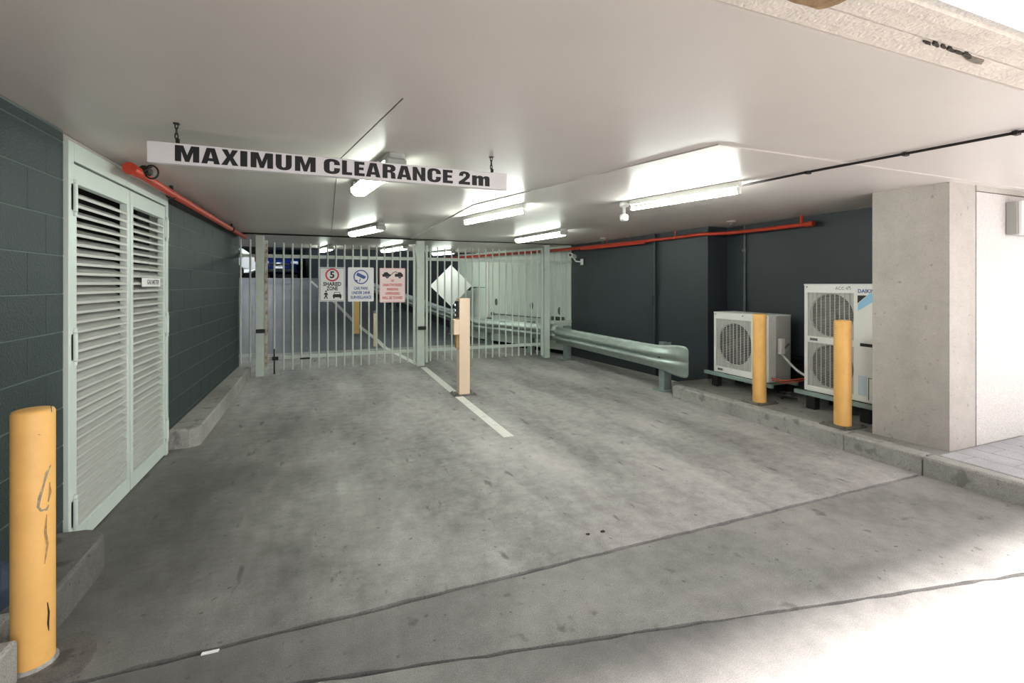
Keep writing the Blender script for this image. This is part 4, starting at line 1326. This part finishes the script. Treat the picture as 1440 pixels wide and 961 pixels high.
def ac_unit(x, y0, y1, z0, z1, depth, fans, label, right_w):
    """front at x facing -x; y1 is the far (left in view) end, y0 the near end"""
    loc = (x, (y0 + y1) / 2, z0)
    t = thing('air_conditioner', label, 'air conditioner', loc)
    W, Hh = (y1 - y0) / 2, z1 - z0
    pl = 0.022
    m = MB()
    fy0, fy1 = -W + right_w, W - 0.035          # the grille field (local y)
    holes = []
    fh = (Hh - 0.10 - 0.05 * (fans)) / fans
    z_b = 0.075 if fans == 1 else 0.055
    slots = []
    for k in range(fans):
        slots.append((z_b + k * (fh + 0.065), z_b + k * (fh + 0.065) + fh))
    # casing: sides, back, top and bottom, and a front face with square openings
    m.box(0.11, depth, -W, W, 0, Hh, 0.006)
    sidew = MB()
    ops = [[(-W, 0), (W, 0), (W, Hh), (-W, Hh)]]
    for (a, b) in slots:
        ops.append([(-fy1, a), (-fy1, b), (-fy0, b), (-fy0, a)])
    m2 = MB()
    m2.flat([[( -W, 0), (W, 0), (W, Hh), (-W, Hh)]] + ops[1:], FACE_X)
    m2.add([(0, -W, 0), (0.112, -W, 0), (0.112, -W, Hh), (0, -W, Hh)], [(0, 1, 2, 3)])
    m2.add([(0, W, 0), (0.112, W, 0), (0.112, W, Hh), (0, W, Hh)], [(3, 2, 1, 0)])
    m2.add([(0, -W, Hh), (0.112, -W, Hh), (0.112, W, Hh), (0, W, Hh)], [(0, 1, 2, 3)])
    m2.add([(0, -W, 0), (0.112, -W, 0), (0.112, W, 0), (0, W, 0)], [(3, 2, 1, 0)])
    for (a, b) in slots:
        q = [(fy0, a), (fy1, a), (fy1, b), (fy0, b)]
        for i in range(4):
            (ya, za), (yb, zb) = q[i], q[(i + 1) % 4]
            m2.add([(0, ya, za), (0, yb, zb), (0.02, yb, zb), (0.02, ya, za)], [(0, 1, 2, 3)])
    m.build('casing', M['acside'], t)
    m2.build('front_panel', M['ac'], t)
    for (a, b) in slots:
        hw2, hh2 = (fy1 - fy0) / 2, (b - a) / 2
        fan_grille(t, 0.016, (fy0 + fy1) / 2, (a + b) / 2, min(hw2, hh2) * 0.965, hw2, hh2, 10)
    MB().box(-0.006, depth, -W - 0.005, W + 0.005, Hh - 0.004, Hh + 0.012, 0.004).build('top_panel', M['ac'], t)
    for yy in (-W + 0.03, -0.05, W - 0.03):
        MB().tube([(-0.009, yy, Hh - 0.02), (0.0, yy, Hh - 0.02)], 0.006, 8).build('screw', M['steel'], t)
    return t, W, Hh, slots, fy0, fy1

# tall two fan unit
AX, AY0, AY1, AZ0, AZ1 = 4.80, 2.70, 3.535, 0.325, 1.452
t, W, Hh, slots, fy0, fy1 = ac_unit(AX, AY0, AY1, AZ0, AZ1, 0.33, 2, 'tall white air conditioner with two fans behind the nearer right bollard', 0.325)
ym = (AY0 + AY1) / 2
logo(t, 0, fy0 - 0.035, Hh - 0.10, 0.135)
put_text('DAIKIN', 0.05, M['inkblue'], t, Matrix.Translation((-0.0015, fy0 - 0.115, Hh - 0.06)) @ FACE_X, width=0.15, bold=0.0012)
put_text('ACC 4-1', 0.045, M['grey'], t, Matrix.Translation((-0.0015, fy0 + 0.10, Hh - 0.035)) @ FACE_X, width=0.15)
MB().box(-0.003, 0.001, fy1 - 0.11, fy1 - 0.03, slots[0][1] + 0.02, slots[0][1] + 0.045).build('badge', M['grey'], t)
MB().box(-0.004, 0.001, fy0 - 0.18, fy0 - 0.06, Hh * 0.475, Hh * 0.475 + 0.03).build('handle_slot', M['ink'], t)
MB().box(-0.003, 0.001, -W + 0.02, fy0 - 0.14, 0.03, 0.24).build('service_cover', M['ac'], t)
MB().box(-0.0045, -0.003, fy0 - 0.141, fy0 - 0.133, 0.03, 0.24).box(-0.0045, -0.003, -W + 0.02, fy0 - 0.133, 0.236, 0.243).build('cover_joint', M['grey'], t)
MB().box(-0.0015, 0.0, fy0 - 0.12, fy0 - 0.04, 0.06, 0.25).build('rating_label', mat('pale_blue_label', (206, 220, 230), 0.5), t)
# smaller single fan unit
BX, BY0, BY1, BZ0, BZ1 = 4.73, 3.915, 4.735, 0.325, 1.09
t1, W1, H1, slots1, f0, f1 = ac_unit(BX, BY0, BY1, BZ0, BZ1, 0.36, 1, 'smaller grey sided air conditioner with one fan behind the farther right bollard', 0.24)
logo(t1, 0, f0 - 0.06, H1 - 0.17, 0.12)
put_text('DAIKIN', 0.045, M['inkblue'], t1, Matrix.Translation((-0.0015, f0 - 0.12, H1 - 0.135)) @ FACE_X, width=0.13, bold=0.0012)
MB().box(-0.003, 0.001, f1 - 0.11, f1 - 0.03, 0.025, 0.05).build('badge', M['grey'], t1)
MB().box(-0.0015, 0.0, f0 - 0.13, f0 - 0.02, 0.03, 0.15).build('rating_label', bpy.data.materials['pale_blue_label'], t1)
iso = thing('isolator_switch', 'small white isolator switch box on the grey side of the smaller air conditioner', 'switch', (4.90, BY0, 0.74))
MB().box(-0.045, 0.03, -0.055, -0.007, -0.09, 0.09, 0.008).build('housing', M['white'], iso)
MB().box(0.03, 0.10, -0.04, -0.007, -0.085, 0.085, 0.004).build('terminal_cover', M['acside'], iso)
MB().tube([(0.02, -0.052, -0.02), (0.085, -0.056, 0.03)], 0.009, 8).build('handle', M['grey'], iso)
fc = thing('flexible_conduit', 'white flexible conduit looping from the isolator switch to the tall air conditioner', 'conduit', (4.9, 3.7, 0.6))
cp_ = []
for k in range(13):
    f = k / 12
    cp_.append((0.0 + 0.03 * f, 0.185 - 0.332 * f, 0.05 - 0.21 * math.sin(f * math.pi / 2)))
MB().tube(cp_, 0.013, 8).build('conduit', M['flex'], fc)
oc = thing('orange_cable', 'orange red cables running low from the smaller air conditioner', 'cable', (4.85, 3.8, 0.3))
for dz, dx in ((0.06, 0.0), (0.035, 0.01)):
    MB().tube([(-0.10 + dx, 0.10, dz + 0.02), (-0.02 + dx, 0.02, dz), (0.08 + dx, -0.06, dz + 0.02), (0.18 + dx, -0.14, dz + 0.05)], 0.006, 8).build('cable', M['orange'], oc)

def base_frame(x0, x1, y0, y1, z, label):
    t = thing('base_frame', label, 'base frame', ((x0 + x1) / 2, (y0 + y1) / 2, KH - 0.004), 0, 'grey green base rails under the air conditioners')
    hx, hy = (x1 - x0) / 2, (y1 - y0) / 2
    zt = z - KH + 0.004
    for s in (-1, 1):
        x = s * (hx - 0.03)
        MB().box(x - 0.02, x + 0.02, -hy, hy, zt - 0.048, zt - 0.006, 0.003).build('rail', M['base'], t)
        for q in (-1, 1):
            MB().box(x - 0.04, x + 0.04, q * (hy - 0.2) - 0.05, q * (hy - 0.2) + 0.05, 0, zt - 0.048, 0.006).build('rubber_foot', M['rubber'], t)
    for q in (-1, 1):
        MB().box(-hx + 0.05, hx - 0.05, q * (hy - 0.12) - 0.02, q * (hy - 0.12) + 0.02, zt - 0.045, zt - 0.01, 0.003).build('cross_rail', M['base'], t)
    return t
base_frame(AX - 0.06, AX + 0.36, 2.68, 3.62, AZ0, 'grey green rail frame carrying the tall two-fan air conditioner')
base_frame(BX - 0.06, BX + 0.40, 3.84, 4.86, BZ0, 'grey green rail frame carrying the smaller air conditioner')
pb_ = thing('insulated_pipes', 'black insulated pipes running low along the recess wall behind the units', 'pipes', (XC - 0.03, 4.2, 0))
for k, z in enumerate((0.36, 0.43, 0.50, 0.58)):
    MB().tube([(-0.015, 5.0 - 4.2, z), (-0.015, 2.7 - 4.2, z + 0.01)], 0.022, 8).build('pipe', M['rubber'], pb_)
cl_ = thing('black_hose', 'coil of dark hose lying by the end of the tall unit frame', 'hose', (4.78, 3.72, KH))
hp = [(0.06 * math.cos(a) + 0.02, 0.09 * math.sin(a), 0.055 + 0.03 * math.sin(a * 0.5 + 1)) for a in [0.6 * k for k in range(16)]]
MB().tube(hp, 0.011, 7).build('hose', M['iron'], cl_)

# box fitting high on the stucco wall
lb = thing('wall_light_box', 'white rectangular box fitting high on the white stucco wall', 'wall light', (5.56, 2.145, 1.875))
MB().box(-0.21, 0.26, -0.075, 0, 0, 0.28, 0.006).build('housing', M['fitgrey'], lb)
MB().box(-0.20, -0.145, -0.10, -0.075, 0.0, 0.28, 0.004).build('side_trim', M['white'], lb)
MB().box(-0.10, 0.25, -0.12, -0.076, 0.012, 0.27, 0.01).build('cover', M['white'], lb)

# dark blue folded sheet tucked by the wall behind the left bollard
nv = thing('blue_sheet', 'dark navy folded sheet lying on the kerb against the wall behind the left bollard', 'tarpaulin', (-1.22, 2.36, 0.17))
m = MB()
pr = []
for k in range(9):
    y = -0.24 + 0.06 * k
    pr.append([(-0.07, y, 0.0), (0.03 + 0.012 * math.sin(k * 2.1), y, 0.0), (0.02 + 0.012 * math.cos(k * 1.7), y, 0.06), (-0.02 + 0.01 * math.sin(k), y, 0.13 + 0.015 * math.sin(k * 1.3)), (-0.07, y, 0.15)])
v = [p for r in pr for p in r]
m.add(v, [(i * 5 + j, i * 5 + j + 1, (i + 1) * 5 + j + 1, (i + 1) * 5 + j) for i in range(8) for j in range(4)])
m.add(pr[0], [(0, 4, 3, 2, 1)])
m.add(pr[-1], [(0, 1, 2, 3, 4)])
m.build('sheet', M['navy'], nv)

# small litter on the floor
for (u, v, r, lb_) in ((827, 752, 0.013, 'small dark scrap of litter on the garage floor, left of a pair'), (848, 748, 0.016, 'small dark scrap of litter on the garage floor, right of a pair')):
    p = at_plane(u, v, 2, 0)
    t = MB()
    pts = [(r * (0.7 + 0.6 * random.random()) * math.cos(a), r * 0.7 * math.sin(a)) for a in [2 * math.pi * k / 7 for k in range(7)]]
    t.prism(pts, 0, 0.004)
    o = t.build('litter', M['scuffd'])
    o.location = p
    tag(o, lb_, 'litter', 'scraps of litter on the floor')
p = at_plane(297, 913, 2, 0)
o = MB().prism([(-0.03, -0.006), (0.03, -0.009), (0.032, 0.004), (-0.028, 0.008)], 0, 0.004).build('litter', M['white'])
o.location = (p.x, p.y - 0.02, 0)
tag(o, 'small white paper scrap lying at the left end of the long floor joint', 'litter')
